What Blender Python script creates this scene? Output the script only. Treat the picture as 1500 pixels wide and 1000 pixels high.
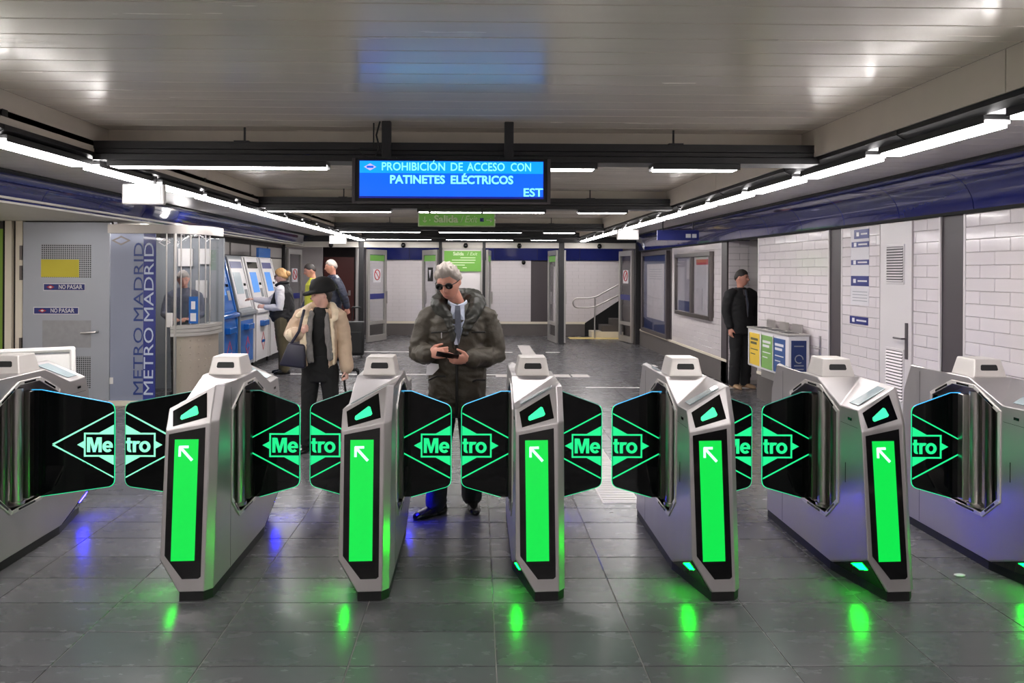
import bpy, bmesh, math, random
from mathutils import Vector, Matrix, Euler, noise

for _o in list(bpy.data.objects):
    bpy.data.objects.remove(_o, do_unlink=True)
SC = bpy.context.scene
COL = SC.collection
PI = math.pi
random.seed(7)

# ------------------------------------------------------------------ camera
CAM_H = 1.70
cd = bpy.data.cameras.new('camera')
cd.sensor_width = 36.0
cd.lens = 26.88
cd.shift_x = 0.0262
cd.shift_y = -0.0687
cd.clip_start = 0.05
cam = bpy.data.objects.new('camera', cd)
COL.objects.link(cam)
cam.location = (0, 0, CAM_H)
_yaw = Matrix.Rotation(math.radians(-0.6), 4, 'Z')
cam.matrix_world = Matrix.Translation((0, 0, CAM_H)) @ _yaw @ Matrix.Rotation(PI / 2, 4, 'X') @ Matrix.Rotation(math.radians(0.28), 4, 'Z')
SC.camera = cam

# ------------------------------------------------------------------ world, exposure
W = bpy.data.worlds.new('world')
SC.world = W
W.use_nodes = True
W.node_tree.nodes['Background'].inputs[0].default_value = (0.8, 0.82, 0.88, 1)
W.node_tree.nodes['Background'].inputs[1].default_value = 0.12
SC.view_settings.view_transform = 'Standard'
SC.view_settings.look = 'None'
SC.view_settings.gamma = 1.0
SC.view_settings.use_curve_mapping = False
SC.view_settings.exposure = 0.12
TUBE = 30.0          # radiance of the tube lights

# ------------------------------------------------------------------ materials
M = {}
def rgb(r, g, b):
    f = lambda c: (c / 12.92 if c <= 0.04045 else ((c + 0.055) / 1.055) ** 2.4)
    return (f(r / 255), f(g / 255), f(b / 255), 1)

def mat(name, col, rough=0.5, metal=0.0, var=0.0, vscale=6.0, bump=0.0, bscale=40.0, stretch=None,
        objvar=0.0, emit=None, estr=0.0, rvar=0.0, spec=None, alpha=None, trans=0.0, coat=0.0, sheen=0.0, bdist=0.01):
    m = bpy.data.materials.new(name)
    m.use_nodes = True
    nt = m.node_tree
    b = nt.nodes['Principled BSDF']
    b.inputs['Base Color'].default_value = col
    b.inputs['Roughness'].default_value = rough
    b.inputs['Metallic'].default_value = metal
    if spec is not None: b.inputs['Specular IOR Level'].default_value = spec
    if coat: b.inputs['Coat Weight'].default_value = coat
    if sheen: b.inputs['Sheen Weight'].default_value = sheen
    if trans:
        b.inputs['Transmission Weight'].default_value = trans
    if alpha is not None:
        b.inputs['Alpha'].default_value = alpha
    if emit is not None:
        b.inputs['Emission Color'].default_value = emit
        b.inputs['Emission Strength'].default_value = estr
    tc = nt.nodes.new('ShaderNodeTexCoord')
    src = tc.outputs['Object']
    if stretch:
        mp = nt.nodes.new('ShaderNodeMapping')
        mp.inputs['Scale'].default_value = stretch
        nt.links.new(src, mp.inputs['Vector'])
        src = mp.outputs['Vector']
    if var or rvar:
        n = nt.nodes.new('ShaderNodeTexNoise')
        n.inputs['Scale'].default_value = vscale
        n.inputs['Detail'].default_value = 6
        oi = nt.nodes.new('ShaderNodeObjectInfo')
        add = nt.nodes.new('ShaderNodeVectorMath')
        add.operation = 'ADD'
        sc = nt.nodes.new('ShaderNodeVectorMath'); sc.operation = 'SCALE'
        sc.inputs[0].default_value = (37, 23, 11)
        nt.links.new(oi.outputs['Random'], sc.inputs['Scale'])
        nt.links.new(src, add.inputs[0]); nt.links.new(sc.outputs[0], add.inputs[1])
        nt.links.new(add.outputs[0], n.inputs['Vector'])
        if var:
            mx = nt.nodes.new('ShaderNodeMix'); mx.data_type = 'RGBA'
            lo = tuple(c * (1 - var) for c in col[:3]) + (1,)
            hi = tuple(min(1, c * (1 + var)) for c in col[:3]) + (1,)
            mx.inputs[6].default_value = lo; mx.inputs[7].default_value = hi
            nt.links.new(n.outputs['Fac'], mx.inputs[0])
            nt.links.new(mx.outputs[2], b.inputs['Base Color'])
            colout = mx.outputs[2]
        if rvar:
            mr = nt.nodes.new('ShaderNodeMapRange')
            mr.inputs['From Min'].default_value = 0.3; mr.inputs['From Max'].default_value = 0.7
            mr.inputs['To Min'].default_value = max(0.02, rough - rvar); mr.inputs['To Max'].default_value = min(1, rough + rvar)
            nt.links.new(n.outputs['Fac'], mr.inputs['Value'])
            nt.links.new(mr.outputs[0], b.inputs['Roughness'])
    if objvar:
        oi = nt.nodes.new('ShaderNodeObjectInfo')
        hs = nt.nodes.new('ShaderNodeHueSaturation')
        mr = nt.nodes.new('ShaderNodeMapRange')
        mr.inputs['To Min'].default_value = 1 - objvar; mr.inputs['To Max'].default_value = 1 + objvar
        nt.links.new(oi.outputs['Random'], mr.inputs['Value'])
        nt.links.new(mr.outputs[0], hs.inputs['Value'])
        if var:
            nt.links.new(colout, hs.inputs['Color'])
        else:
            hs.inputs['Color'].default_value = col
        nt.links.new(hs.outputs[0], b.inputs['Base Color'])
    if bump:
        n2 = nt.nodes.new('ShaderNodeTexNoise')
        n2.inputs['Scale'].default_value = bscale
        n2.inputs['Detail'].default_value = 4
        nt.links.new(src, n2.inputs['Vector'])
        bp = nt.nodes.new('ShaderNodeBump')
        bp.inputs['Strength'].default_value = bump
        bp.inputs['Distance'].default_value = bdist
        nt.links.new(n2.outputs['Fac'], bp.inputs['Height'])
        nt.links.new(bp.outputs[0], b.inputs['Normal'])
    M[name] = m
    return m

mat('floor_tile', rgb(84, 83, 86), 0.27, var=0.11, vscale=6, objvar=0.17, rvar=0.010, stretch=(1, 2.2, 1), bdist=0.004)
mat('grout', rgb(136, 132, 130), 0.8, var=0.3, vscale=3)
mat('tactile', rgb(212, 206, 204), 0.45, var=0.1)
mat('paint_line', rgb(236, 232, 230), 0.5, var=0.06)
mat('ceiling_slat', rgb(234, 224, 212), 0.23, 0.12, var=0.05, vscale=2, bump=0.05, bscale=2.5, rvar=0.05, objvar=0.03, stretch=(0.4, 4, 1), bdist=0.02)
mat('upstand', rgb(222, 212, 198), 0.45, var=0.06)
mat('soffit', rgb(176, 170, 168), 0.30, var=0.06, objvar=0.04)
mat('black_steel', rgb(34, 33, 35), 0.42, var=0.15, vscale=12)
mat('void', rgb(12, 12, 14), 0.8)
mat('blue_enamel', rgb(28, 36, 104), 0.10, var=0.1, vscale=2, bump=0.25, bscale=3.0, bdist=0.012, objvar=0.08, coat=0.6)
mat('white_tile', rgb(222, 214, 216), 0.10, bump=0.12, bscale=6, bdist=0.006, objvar=0.025, coat=0.3)
mat('tile_grout', rgb(190, 182, 182), 0.8)
mat('dark_panel', rgb(74, 67, 70), 0.45, var=0.06, vscale=3)
mat('skirting', rgb(96, 90, 88), 0.5, var=0.1)
mat('cream_trim', rgb(226, 216, 198), 0.5, var=0.04)
mat('white_paint', rgb(216, 210, 210), 0.35, var=0.02)
mat('beige_paint', rgb(206, 200, 190), 0.45, var=0.05)
mat('steel', rgb(196, 190, 188), 0.36, 1.0, var=0.08, vscale=20, rvar=0.08, stretch=(1, 1, 0.05), bump=0.04, bscale=200, bdist=0.001)
mat('steel_gate', rgb(186, 181, 181), 0.34, 0.75, var=0.07, vscale=9, rvar=0.06, stretch=(1, 1, 0.25), objvar=0.02)
mat('satin_frame', rgb(214, 208, 204), 0.38, 0.45, var=0.05, vscale=12)
mat('steel_dark', rgb(120, 114, 112), 0.3, 1.0, var=0.1, vscale=10, stretch=(1, 1, 0.05))
mat('steel_polish', rgb(206, 202, 200), 0.30, 1.0)
mat('band_steel', rgb(190, 184, 180), 0.34, 0.9, var=0.15, vscale=3, stretch=(1, 1, 0.1))
mat('edge_teal', rgb(30, 90, 80), 0.3, emit=rgb(60, 150, 130), estr=0.5)
mat('lips', rgb(172, 104, 98), 0.5)
mat('black_gloss', rgb(8, 8, 9), 0.08, spec=0.4)
mat('black_plastic', rgb(16, 16, 17), 0.5)
mat('leaf_glass', rgb(4, 5, 6), 0.06, spec=0.35)
mat('reader_glass', rgb(168, 182, 186), 0.12, coat=0.5)
mat('green_screen', rgb(0, 60, 20), 0.3, emit=rgb(2, 226, 74), estr=0.95)
mat('arrow_white', rgb(200, 255, 235), 0.4, emit=rgb(196, 255, 240), estr=1.0)
mat('green_lamp', rgb(60, 230, 150), 0.3, emit=rgb(40, 240, 150), estr=1.1)
mat('green_corner', rgb(60, 230, 120), 0.3, emit=(0.0, 1.0, 0.010, 1), estr=80.0)
mat('blue_corner', rgb(60, 80, 240), 0.3, emit=(0.008, 0.006, 1.0, 1), estr=120.0)
mat('logo_green', rgb(0, 120, 70), 0.4, emit=rgb(30, 236, 142), estr=0.95)
mat('logo_mint', rgb(120, 200, 170), 0.4, emit=rgb(142, 240, 200), estr=0.9)
mat('edge_green', rgb(20, 160, 110), 0.3, emit=rgb(26, 228, 150), estr=0.95)
mat('edge_cyan', rgb(40, 120, 200), 0.3, emit=rgb(60, 190, 240), estr=0.9)
mat('tube', rgb(250, 250, 250), 0.4, emit=(1.0, 0.965, 0.95, 1), estr=TUBE)
mat('emergency', rgb(236, 234, 236), 0.4, emit=(1, 0.97, 0.97, 1), estr=0.12)
mat('disp_cyan', rgb(0, 60, 120), 0.3, emit=rgb(2, 150, 246), estr=1.25)
mat('disp_blue', rgb(0, 40, 120), 0.3, emit=rgb(0, 92, 232), estr=1.25)
mat('disp_navy', rgb(0, 8, 60), 0.3, emit=rgb(0, 20, 150), estr=0.8)
mat('disp_text', rgb(120, 240, 255), 0.3, emit=rgb(140, 250, 255), estr=1.1)
mat('disp_pink', rgb(200, 180, 240), 0.3, emit=rgb(200, 180, 245), estr=0.9)
mat('sign_green', rgb(92, 142, 58), 0.4, emit=rgb(92, 142, 58), estr=0.4)
mat('sign_edge', rgb(176, 190, 150), 0.4)
mat('sign_text', rgb(205, 220, 180), 0.5)
mat('sign_blue', rgb(40, 48, 120), 0.35)
mat('sign_white', rgb(226, 224, 228), 0.4)
mat('paper', rgb(214, 210, 214), 0.6)
mat('red', rgb(190, 36, 50), 0.4)
mat('yellow', rgb(222, 206, 60), 0.5)
mat('bin_yellow', rgb(232, 196, 66), 0.45)
mat('bin_green', rgb(126, 172, 92), 0.45)
mat('bin_blue', rgb(52, 84, 142), 0.45)
mat('bin_navy', rgb(28, 48, 100), 0.45)
mat('grey_print', rgb(90, 86, 60), 0.6)
mat('tactile_yellow', rgb(232, 206, 132), 0.5)
mat('door_metal', rgb(176, 180, 190), 0.38, 0.4, var=0.05, vscale=2.0)
mat('door_patch', rgb(164, 164, 168), 0.5, 0.5, var=0.16, vscale=14)
mat('machine_blue', rgb(30, 98, 180), 0.25, var=0.06, coat=0.3)
mat('machine_grey', rgb(136, 140, 146), 0.4, var=0.05)
mat('machine_white', rgb(226, 222, 224), 0.3)
mat('screen_lit', rgb(90, 140, 210), 0.2, emit=rgb(90, 150, 225), estr=0.5)
mat('screen_soft', rgb(150, 160, 165), 0.2, emit=rgb(170, 180, 186), estr=0.35)
mat('booth_steel', rgb(196, 184, 170), 0.35, 0.7, var=0.08, vscale=4)
mat('booth_panel', rgb(150, 156, 178), 0.16, 0.25, var=0.1, vscale=1.2)
mat('booth_blue', rgb(52, 62, 142), 0.15, var=0.25, vscale=1.0, coat=0.5)
mat('booth_text', rgb(40, 62, 128), 0.3)
mat('booth_text_reflection', rgb(190, 200, 222), 0.3)
mat('brown_door', rgb(96, 48, 46), 0.5)
mat('aluminium', rgb(188, 184, 180), 0.35, 0.6, var=0.04)
mat('green_glass', rgb(112, 140, 52), 0.35, emit=rgb(112, 140, 52), estr=0.15)
mat('poster_a', rgb(198, 188, 192), 0.3, var=0.28, vscale=4)
mat('poster_b', rgb(166, 158, 166), 0.3, var=0.35, vscale=3)
mat('poster_c', rgb(204, 196, 200), 0.3, var=0.12, vscale=3)
mat('white_plastic', rgb(226, 222, 220), 0.4)
# people
mat('skin', rgb(222, 174, 158), 0.5, var=0.08, vscale=14)
mat('skin_ruddy', rgb(206, 146, 126), 0.5, var=0.1, vscale=14)
mat('hair_grey', rgb(166, 156, 148), 0.6, var=0.35, vscale=60, bump=0.5, bscale=90, stretch=(1, 0.3, 0.4))
mat('hair_dark', rgb(48, 42, 40), 0.6, var=0.4, vscale=50, bump=0.4, bscale=80)
mat('hair_blond', rgb(206, 160, 106), 0.6, var=0.3, vscale=50, bump=0.4, bscale=80)
mat('coat_olive', rgb(62, 55, 44), 0.58, var=0.2, vscale=5, bump=0.6, bscale=9, bdist=0.03)
mat('coat_hood', rgb(40, 40, 34), 0.5, var=0.2, vscale=8, bump=0.5, bscale=12, bdist=0.02)
mat('zip_dark', rgb(24, 22, 20), 0.6)
mat('shirt_blue', rgb(196, 202, 222), 0.7)
mat('tie_grey', rgb(86, 90, 104), 0.6, var=0.25, vscale=80)
mat('trousers_dark', rgb(26, 26, 28), 0.75, var=0.2, vscale=6, bump=0.3, bscale=8, bdist=0.02)
mat('shoe_black', rgb(18, 17, 17), 0.22)
mat('shoe_tan', rgb(160, 130, 100), 0.5)
mat('black_knit', rgb(14, 13, 14), 0.85, bump=0.3, bscale=60, bdist=0.004)
mat('coat_beige', rgb(226, 206, 178), 0.9, var=0.12, vscale=9, bump=0.5, bscale=24, bdist=0.012, sheen=0.3)
mat('coat_suede', rgb(198, 172, 148), 0.9, var=0.12, vscale=9, bump=0.4, bscale=24, bdist=0.012)
mat('scarf_grey', rgb(112, 108, 106), 0.9, var=0.3, vscale=40, bump=0.5, bscale=50, bdist=0.006)
mat('bag_navy', rgb(34, 32, 50), 0.4, var=0.2, vscale=5)
mat('vest_black', rgb(26, 25, 29), 0.7, var=0.2, vscale=8, bump=0.3, bscale=10, bdist=0.02)
mat('sleeve_white', rgb(222, 218, 224), 0.8, var=0.04)
mat('olive_trousers', rgb(84, 76, 56), 0.8, var=0.15, vscale=5, bump=0.3, bscale=8, bdist=0.02)
mat('hivis', rgb(206, 206, 70), 0.7, var=0.1)
mat('jacket_navy', rgb(44, 48, 66), 0.4, var=0.2, vscale=8)
mat('suit_black', rgb(24, 23, 25), 0.8, var=0.15, vscale=6, bump=0.2, bscale=8, bdist=0.02)
mat('sweater_grey', rgb(84, 88, 104), 0.85, var=0.15, vscale=20)
mat('lens_black', rgb(8, 8, 8), 0.08)
mat('case_black', rgb(18, 18, 20), 0.5, var=0.2, vscale=10)
mat('phone', rgb(30, 16, 18), 0.25)

def glass_mat(name, col, a, rough=0.03):
    m = bpy.data.materials.new(name); m.use_nodes = True
    nt = m.node_tree; nt.nodes.clear()
    out = nt.nodes.new('ShaderNodeOutputMaterial')
    mx = nt.nodes.new('ShaderNodeMixShader'); tr = nt.nodes.new('ShaderNodeBsdfTransparent')
    gl = nt.nodes.new('ShaderNodeBsdfGlossy'); gl.inputs['Roughness'].default_value = rough
    lw = nt.nodes.new('ShaderNodeLayerWeight'); lw.inputs['Blend'].default_value = 0.5
    fr = nt.nodes.new('ShaderNodeMath'); fr.operation = 'POWER'; fr.inputs[1].default_value = 5.0
    nt.links.new(lw.outputs['Facing'], fr.inputs[0])
    f2 = nt.nodes.new('ShaderNodeMath'); f2.operation = 'MULTIPLY'; f2.inputs[1].default_value = 0.45
    nt.links.new(fr.outputs[0], f2.inputs[0]); fr = f2
    mr = nt.nodes.new('ShaderNodeMath'); mr.operation = 'ADD'; mr.inputs[1].default_value = a
    tr.inputs[0].default_value = col
    nt.links.new(fr.outputs[0], mr.inputs[0]); nt.links.new(mr.outputs[0], mx.inputs[0])
    nt.links.new(tr.outputs[0], mx.inputs[1]); nt.links.new(gl.outputs[0], mx.inputs[2])
    nt.links.new(mx.outputs[0], out.inputs[0])
    M[name] = m
glass_mat('glass', (0.93, 0.94, 0.95, 1), 0.04)
glass_mat('glass_blue', (0.62, 0.68, 0.86, 1), 0.10)

def perf_mat(name, base, hole, pitch, rad):
    """perforated sheet: round dark holes on a square grid"""
    m = mat(name, base, 0.4, 0.5)
    nt = m.node_tree; b = nt.nodes['Principled BSDF']
    tc = nt.nodes.new('ShaderNodeTexCoord')
    sc = nt.nodes.new('ShaderNodeVectorMath'); sc.operation = 'SCALE'; sc.inputs['Scale'].default_value = 1 / pitch
    fr = nt.nodes.new('ShaderNodeVectorMath'); fr.operation = 'FRACTION'
    sb = nt.nodes.new('ShaderNodeVectorMath'); sb.operation = 'SUBTRACT'; sb.inputs[1].default_value = (0.5, 0.0, 0.5)
    mu = nt.nodes.new('ShaderNodeVectorMath'); mu.operation = 'MULTIPLY'; mu.inputs[1].default_value = (1, 0, 1)
    ln = nt.nodes.new('ShaderNodeVectorMath'); ln.operation = 'LENGTH'
    lt = nt.nodes.new('ShaderNodeMath'); lt.operation = 'LESS_THAN'; lt.inputs[1].default_value = rad
    mx = nt.nodes.new('ShaderNodeMix'); mx.data_type = 'RGBA'
    mx.inputs[6].default_value = base; mx.inputs[7].default_value = hole
    L = nt.links.new
    L(tc.outputs['Object'], sc.inputs[0]); L(sc.outputs[0], fr.inputs[0]); L(fr.outputs[0], sb.inputs[0])
    L(sb.outputs[0], mu.inputs[0]); L(mu.outputs[0], ln.inputs[0]); L(ln.outputs['Value'], lt.inputs[0])
    L(lt.outputs[0], mx.inputs[0]); L(mx.outputs[2], b.inputs['Base Color'])
perf_mat('perforated', rgb(170, 172, 178), rgb(58, 58, 62), 0.026, 0.33)

# ------------------------------------------------------------------ mesh helpers
class MB:
    def __init__(s): s.v = []; s.f = []
    def add(s, vs, fs):
        n = len(s.v); s.v += [tuple(p) for p in vs]; s.f += [tuple(i + n for i in f) for f in fs]; return s
    def box(s, x0, x1, y0, y1, z0, z1):
        return s.add([(x0,y0,z0),(x1,y0,z0),(x1,y1,z0),(x0,y1,z0),(x0,y0,z1),(x1,y0,z1),(x1,y1,z1),(x0,y1,z1)],
                     [(0,3,2,1),(4,5,6,7),(0,1,5,4),(1,2,6,5),(2,3,7,6),(3,0,4,7)])
    def prism(s, poly, axis, a, b):
        """poly: 2-D points; axis 'x': (y,z), 'y': (x,z), 'z': (x,y)"""
        def p3(q, t):
            return {'x': (t, q[0], q[1]), 'y': (q[0], t, q[1]), 'z': (q[0], q[1], t)}[axis]
        n = len(poly)
        vs = [p3(q, a) for q in poly] + [p3(q, b) for q in poly]
        fs = [tuple(range(n - 1, -1, -1)), tuple(range(n, 2 * n))] + [(i, (i + 1) % n, n + (i + 1) % n, n + i) for i in range(n)]
        return s.add(vs, fs)
    def slab(s, pts, nrm, th):
        """3-D polygon thickened along nrm"""
        nv = Vector(nrm).normalized() * th
        n = len(pts)
        vs = [Vector(p) for p in pts] + [Vector(p) + nv for p in pts]
        fs = [tuple(range(n - 1, -1, -1)), tuple(range(n, 2 * n))] + [(i, (i + 1) % n, n + (i + 1) % n, n + i) for i in range(n)]
        return s.add(vs, fs)
    def tube(s, pts, r, seg=10, caps=True, ell=1.0, up=None):
        """swept tube; r number or list; rounded ends when caps"""
        pts = [Vector(p) for p in pts]
        rs = list(r) if isinstance(r, (list, tuple)) else [r] * len(pts)
        if caps:
            d0 = (pts[0] - pts[1]).normalized(); d1 = (pts[-1] - pts[-2]).normalized()
            pre = [(pts[0] + d0 * rs[0] * c, rs[0] * k) for c, k in ((0.95, 0.22), (0.72, 0.68), (0.38, 0.92))]
            post = [(pts[-1] + d1 * rs[-1] * c, rs[-1] * k) for c, k in ((0.38, 0.92), (0.72, 0.68), (0.95, 0.22))]
            pts = [p for p, _ in pre] + pts + [p for p, _ in post]
            rs = [k for _, k in pre] + rs + [k for _, k in post]
        n = len(pts)
        T = []
        for i in range(n):
            t = (pts[min(i + 1, n - 1)] - pts[max(i - 1, 0)])
            T.append(t.normalized() if t.length > 1e-9 else Vector((0, 0, 1)))
        u = Vector(up) if up else (Vector((0, 0, 1)) if abs(T[0].z) < 0.9 else Vector((1, 0, 0)))
        vs = []; 
        for i in range(n):
            u = (u - T[i] * u.dot(T[i]))
            u = u.normalized() if u.length > 1e-6 else Vector((1, 0, 0))
            w = T[i].cross(u)
            for k in range(seg):
                a = 2 * PI * k / seg
                vs.append(pts[i] + (u * math.cos(a) + w * math.sin(a) * ell) * rs[i])
        fs = []
        for i in range(n - 1):
            for k in range(seg):
                k2 = (k + 1) % seg
                fs.append((i * seg + k, i * seg + k2, (i + 1) * seg + k2, (i + 1) * seg + k))
        fs.append(tuple(range(seg - 1, -1, -1))); fs.append(tuple((n - 1) * seg + k for k in range(seg)))
        return s.add(vs, fs)
    def rings(s, secs, seg=24, p=2.0):
        """loft of horizontal (super)ellipses: (z, cx, cy, rx, ry)"""
        vs = []; n = len(secs)
        for (z, cx, cy, rx, ry) in secs:
            for k in range(seg):
                a = 2 * PI * k / seg
                c, d = math.cos(a), math.sin(a)
                vs.append((cx + rx * math.copysign(abs(c) ** (2 / p), c), cy + ry * math.copysign(abs(d) ** (2 / p), d), z))
        fs = []
        for i in range(n - 1):
            for k in range(seg):
                k2 = (k + 1) % seg
                fs.append((i * seg + k, i * seg + k2, (i + 1) * seg + k2, (i + 1) * seg + k))
        fs.append(tuple(range(seg - 1, -1, -1))); fs.append(tuple((n - 1) * seg + k for k in range(seg)))
        return s.add(vs, fs)
    def ball(s, c, r, seg=14, rg=9, M3=None):
        r = r if isinstance(r, (tuple, list)) else (r, r, r)
        vs = []
        c = Vector(c)
        for i in range(1, rg):
            t = PI * i / rg
            for k in range(seg):
                a = 2 * PI * k / seg
                p = Vector((r[0] * math.sin(t) * math.cos(a), r[1] * math.sin(t) * math.sin(a), r[2] * math.cos(t)))
                if M3: p = M3 @ p
                vs.append(c + p)
        tp = Vector((0, 0, r[2])); bt = Vector((0, 0, -r[2]))
        if M3: tp = M3 @ tp; bt = M3 @ bt
        fs = [(i * seg + k, (i + 1) * seg + k, (i + 1) * seg + (k + 1) % seg, i * seg + (k + 1) % seg) for i in range(rg - 2) for k in range(seg)]
        vs += [c + tp, c + bt]
        nt = len(vs) - 2
        fs += [(nt, k, (k + 1) % seg) for k in range(seg)]
        o = (rg - 2) * seg
        fs += [(nt + 1, o + (k + 1) % seg, o + k) for k in range(seg)]
        return s.add(vs, fs)
    def xform(s, Mx):
        s.v = [tuple(Mx @ Vector(p)) for p in s.v]; return s
    def mesh(s, name, m=None, bevel=0, smooth=False, segs=1, angle=25):
        me = bpy.data.meshes.new(name)
        bm = bmesh.new()
        vs = [bm.verts.new(p) for p in s.v]
        for f in s.f:
            try: bm.faces.new([vs[i] for i in f])
            except ValueError: pass
        bmesh.ops.recalc_face_normals(bm, faces=bm.faces)
        if bevel:
            bm.normal_update()
            es = [e for e in bm.edges if len(e.link_faces) == 2 and e.calc_face_angle(0) > math.radians(angle)]
            bmesh.ops.bevel(bm, geom=es, offset=bevel, segments=segs, affect='EDGES', profile=0.5, clamp_overlap=True)
        if smooth:
            for f in bm.faces: f.smooth = True
        bm.to_mesh(me); bm.free()
        if smooth and smooth != 'all':
            try: me.set_sharp_from_angle(angle=math.radians(40))
            except Exception: pass
        if m: me.materials.append(M[m] if isinstance(m, str) else m)
        return me
    def obj(s, name, m, parent=None, loc=None, rot=None, **kw):
        return new_obj(name, s.mesh(name, m, **kw), parent, loc, rot)

def new_obj(name, data, parent=None, loc=None, rot=None):
    o = bpy.data.objects.new(name, data)
    COL.objects.link(o)
    if loc is not None: o.location = loc
    if rot is not None: o.rotation_euler = rot
    if parent is not None: o.parent = parent
    return o

def tag(o, label=None, cat=None, group=None, kind=None):
    if label: o['label'] = label
    if cat: o['category'] = cat
    if group: o['group'] = group
    if kind: o['kind'] = kind
    return o
def thing(name, label, cat, loc=(0, 0, 0), rz=0, group=None):
    return tag(new_obj(name, None, None, loc, (0, 0, rz)), label, cat, group)
def struct(name, mb, m, parent=None, **kw):
    o = mb.obj(name, m, parent, **kw)
    if parent is None: o['kind'] = 'structure'
    return o
def copy_tree(o, parent=None):
    c = o.copy(); COL.objects.link(c)
    c.parent = parent
    for ch in list(o.children): copy_tree(ch, c)
    return c

_txt_cache = {}
def text_mesh(body, size, m, extrude=0.001, bold=0.0, shear=0.0, align='CENTER', width=None, mat_rot=None):
    cu = bpy.data.curves.new('letters', 'FONT')
    cu.body = body; cu.size = size; cu.extrude = extrude; cu.offset = bold; cu.shear = shear
    cu.align_x = align; cu.align_y = 'CENTER'; cu.resolution_u = 3
    o = bpy.data.objects.new('letters_tmp', cu); COL.objects.link(o)
    dg = bpy.context.evaluated_depsgraph_get()
    me = bpy.data.meshes.new_from_object(o.evaluated_get(dg))
    bpy.data.objects.remove(o, do_unlink=True); bpy.data.curves.remove(cu)
    if width:
        xs = [v.co.x for v in me.vertices]; w = max(xs) - min(xs)
        k = width / w
        for v in me.vertices: v.co.x *= k
    # stand the text up: local x stays, y -> z, facing -Y
    Mx = Matrix.Rotation(PI / 2, 4, 'X')
    if mat_rot is not None: Mx = mat_rot @ Mx
    me.transform(Mx)
    me.name = 'letters'
    me.materials.clear(); me.materials.append(M[m])
    return me
def text(name, body, size, m, parent, loc, rot=None, **kw):
    return new_obj(name, text_mesh(body, size, m, **kw), parent, loc, rot)

def remeshed(mb, name, m, voxel=0.012, smooth=4, parent=None, fac=0.5, fold=0.0, fscale=(9, 9, 16)):
    me = mb.mesh(name + '_raw')
    o = bpy.data.objects.new('tmp', me); COL.objects.link(o)
    r = o.modifiers.new('r', 'REMESH'); r.mode = 'VOXEL'; r.voxel_size = voxel
    if smooth:
        s_ = o.modifiers.new('s', 'SMOOTH'); s_.factor = fac; s_.iterations = smooth
    dg = bpy.context.evaluated_depsgraph_get()
    out = bpy.data.meshes.new_from_object(o.evaluated_get(dg))
    bpy.data.objects.remove(o, do_unlink=True); bpy.data.meshes.remove(me)
    out.name = name
    if fold:                                                          # cloth folds: real relief along the normals
        sv = Vector(fscale)
        nrm_ = [Vector(n.vector) for n in out.vertex_normals]
        new_ = []
        for v, vn_ in zip(out.vertices, nrm_):
            q = Vector((v.co.x * sv.x, v.co.y * sv.y, v.co.z * sv.z + 1.4 * noise.noise(v.co * 6.0)))
            n_ = 1 - abs(noise.noise(q)) * 2.2
            n2_ = noise.noise(q * 2.3 + Vector((5, 3, 1)))
            new_ += list(v.co + vn_ * (fold * (n_ - .5) + fold * .45 * n2_))
        out.vertices.foreach_set('co', new_); out.update()
    for p in out.polygons: p.use_smooth = True
    out.materials.clear(); out.materials.append(M[m])
    return new_obj(name, out, parent)

def in_view(x, y, z, margin=0.0):
    """rough test: does the point fall inside the photograph's frame?"""
    if y < 0.3: return False
    px = 699 + 1120 * x / y; py = 397 - 1120 * (z - CAM_H) / y
    return -margin < px < 1500 + margin and -margin < py < 1000 + margin
# ================================================================== STRUCTURE
YN, YP, YB = -4.5, 17.9, 20.2          # wall behind the camera, glass-door line, end wall
XR_W, XL_W = 3.82, -6.40               # tiled wall, outer wall on the booth side
XL, XR, ZC = -2.60, 2.30, 2.68         # ceiling coffer
ZS, ZL = 2.50, 2.43                    # side soffits, tube level

# ---- floor
floor = struct('floor', MB().box(-8.5, 6.5, YN, 27, -0.2, -0.004), 'grout')
TX, TY = 0.637, 0.3140
tile_me = MB().box(-TX/2+0.003, TX/2-0.003, -TY/2+0.003, TY/2-0.003, -0.012, 0).mesh('tile', 'floor_tile', bevel=0.0012)
cells = []
for j in range(-16, 54):
    for i in range(-11, 9):
        cx = 0.09 + TX * (i + 0.5); cy = 3.606 + TY * (j + 0.5)
        if -6.4 < cx < 6.2 and cy < 20.2: cells.append((cx, cy))
vis = sorted([c for c in cells if in_view(c[0], c[1], 0, 60) and c[1] > 2.6], key=lambda c: c[1])
near = set(vis[:296])
far_mb = MB()
for c in cells:
    if c in near:
        new_obj('tile', tile_me, floor, (c[0], c[1], 0))
    else:
        far_mb.box(c[0]-TX/2+.0022, c[0]+TX/2-.0022, c[1]-TY/2+.0022, c[1]+TY/2-.0022, -0.012, 0)
o = far_mb.obj('tile_field', 'floor_tile', floor); o['kind'] = 'stuff'
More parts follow.
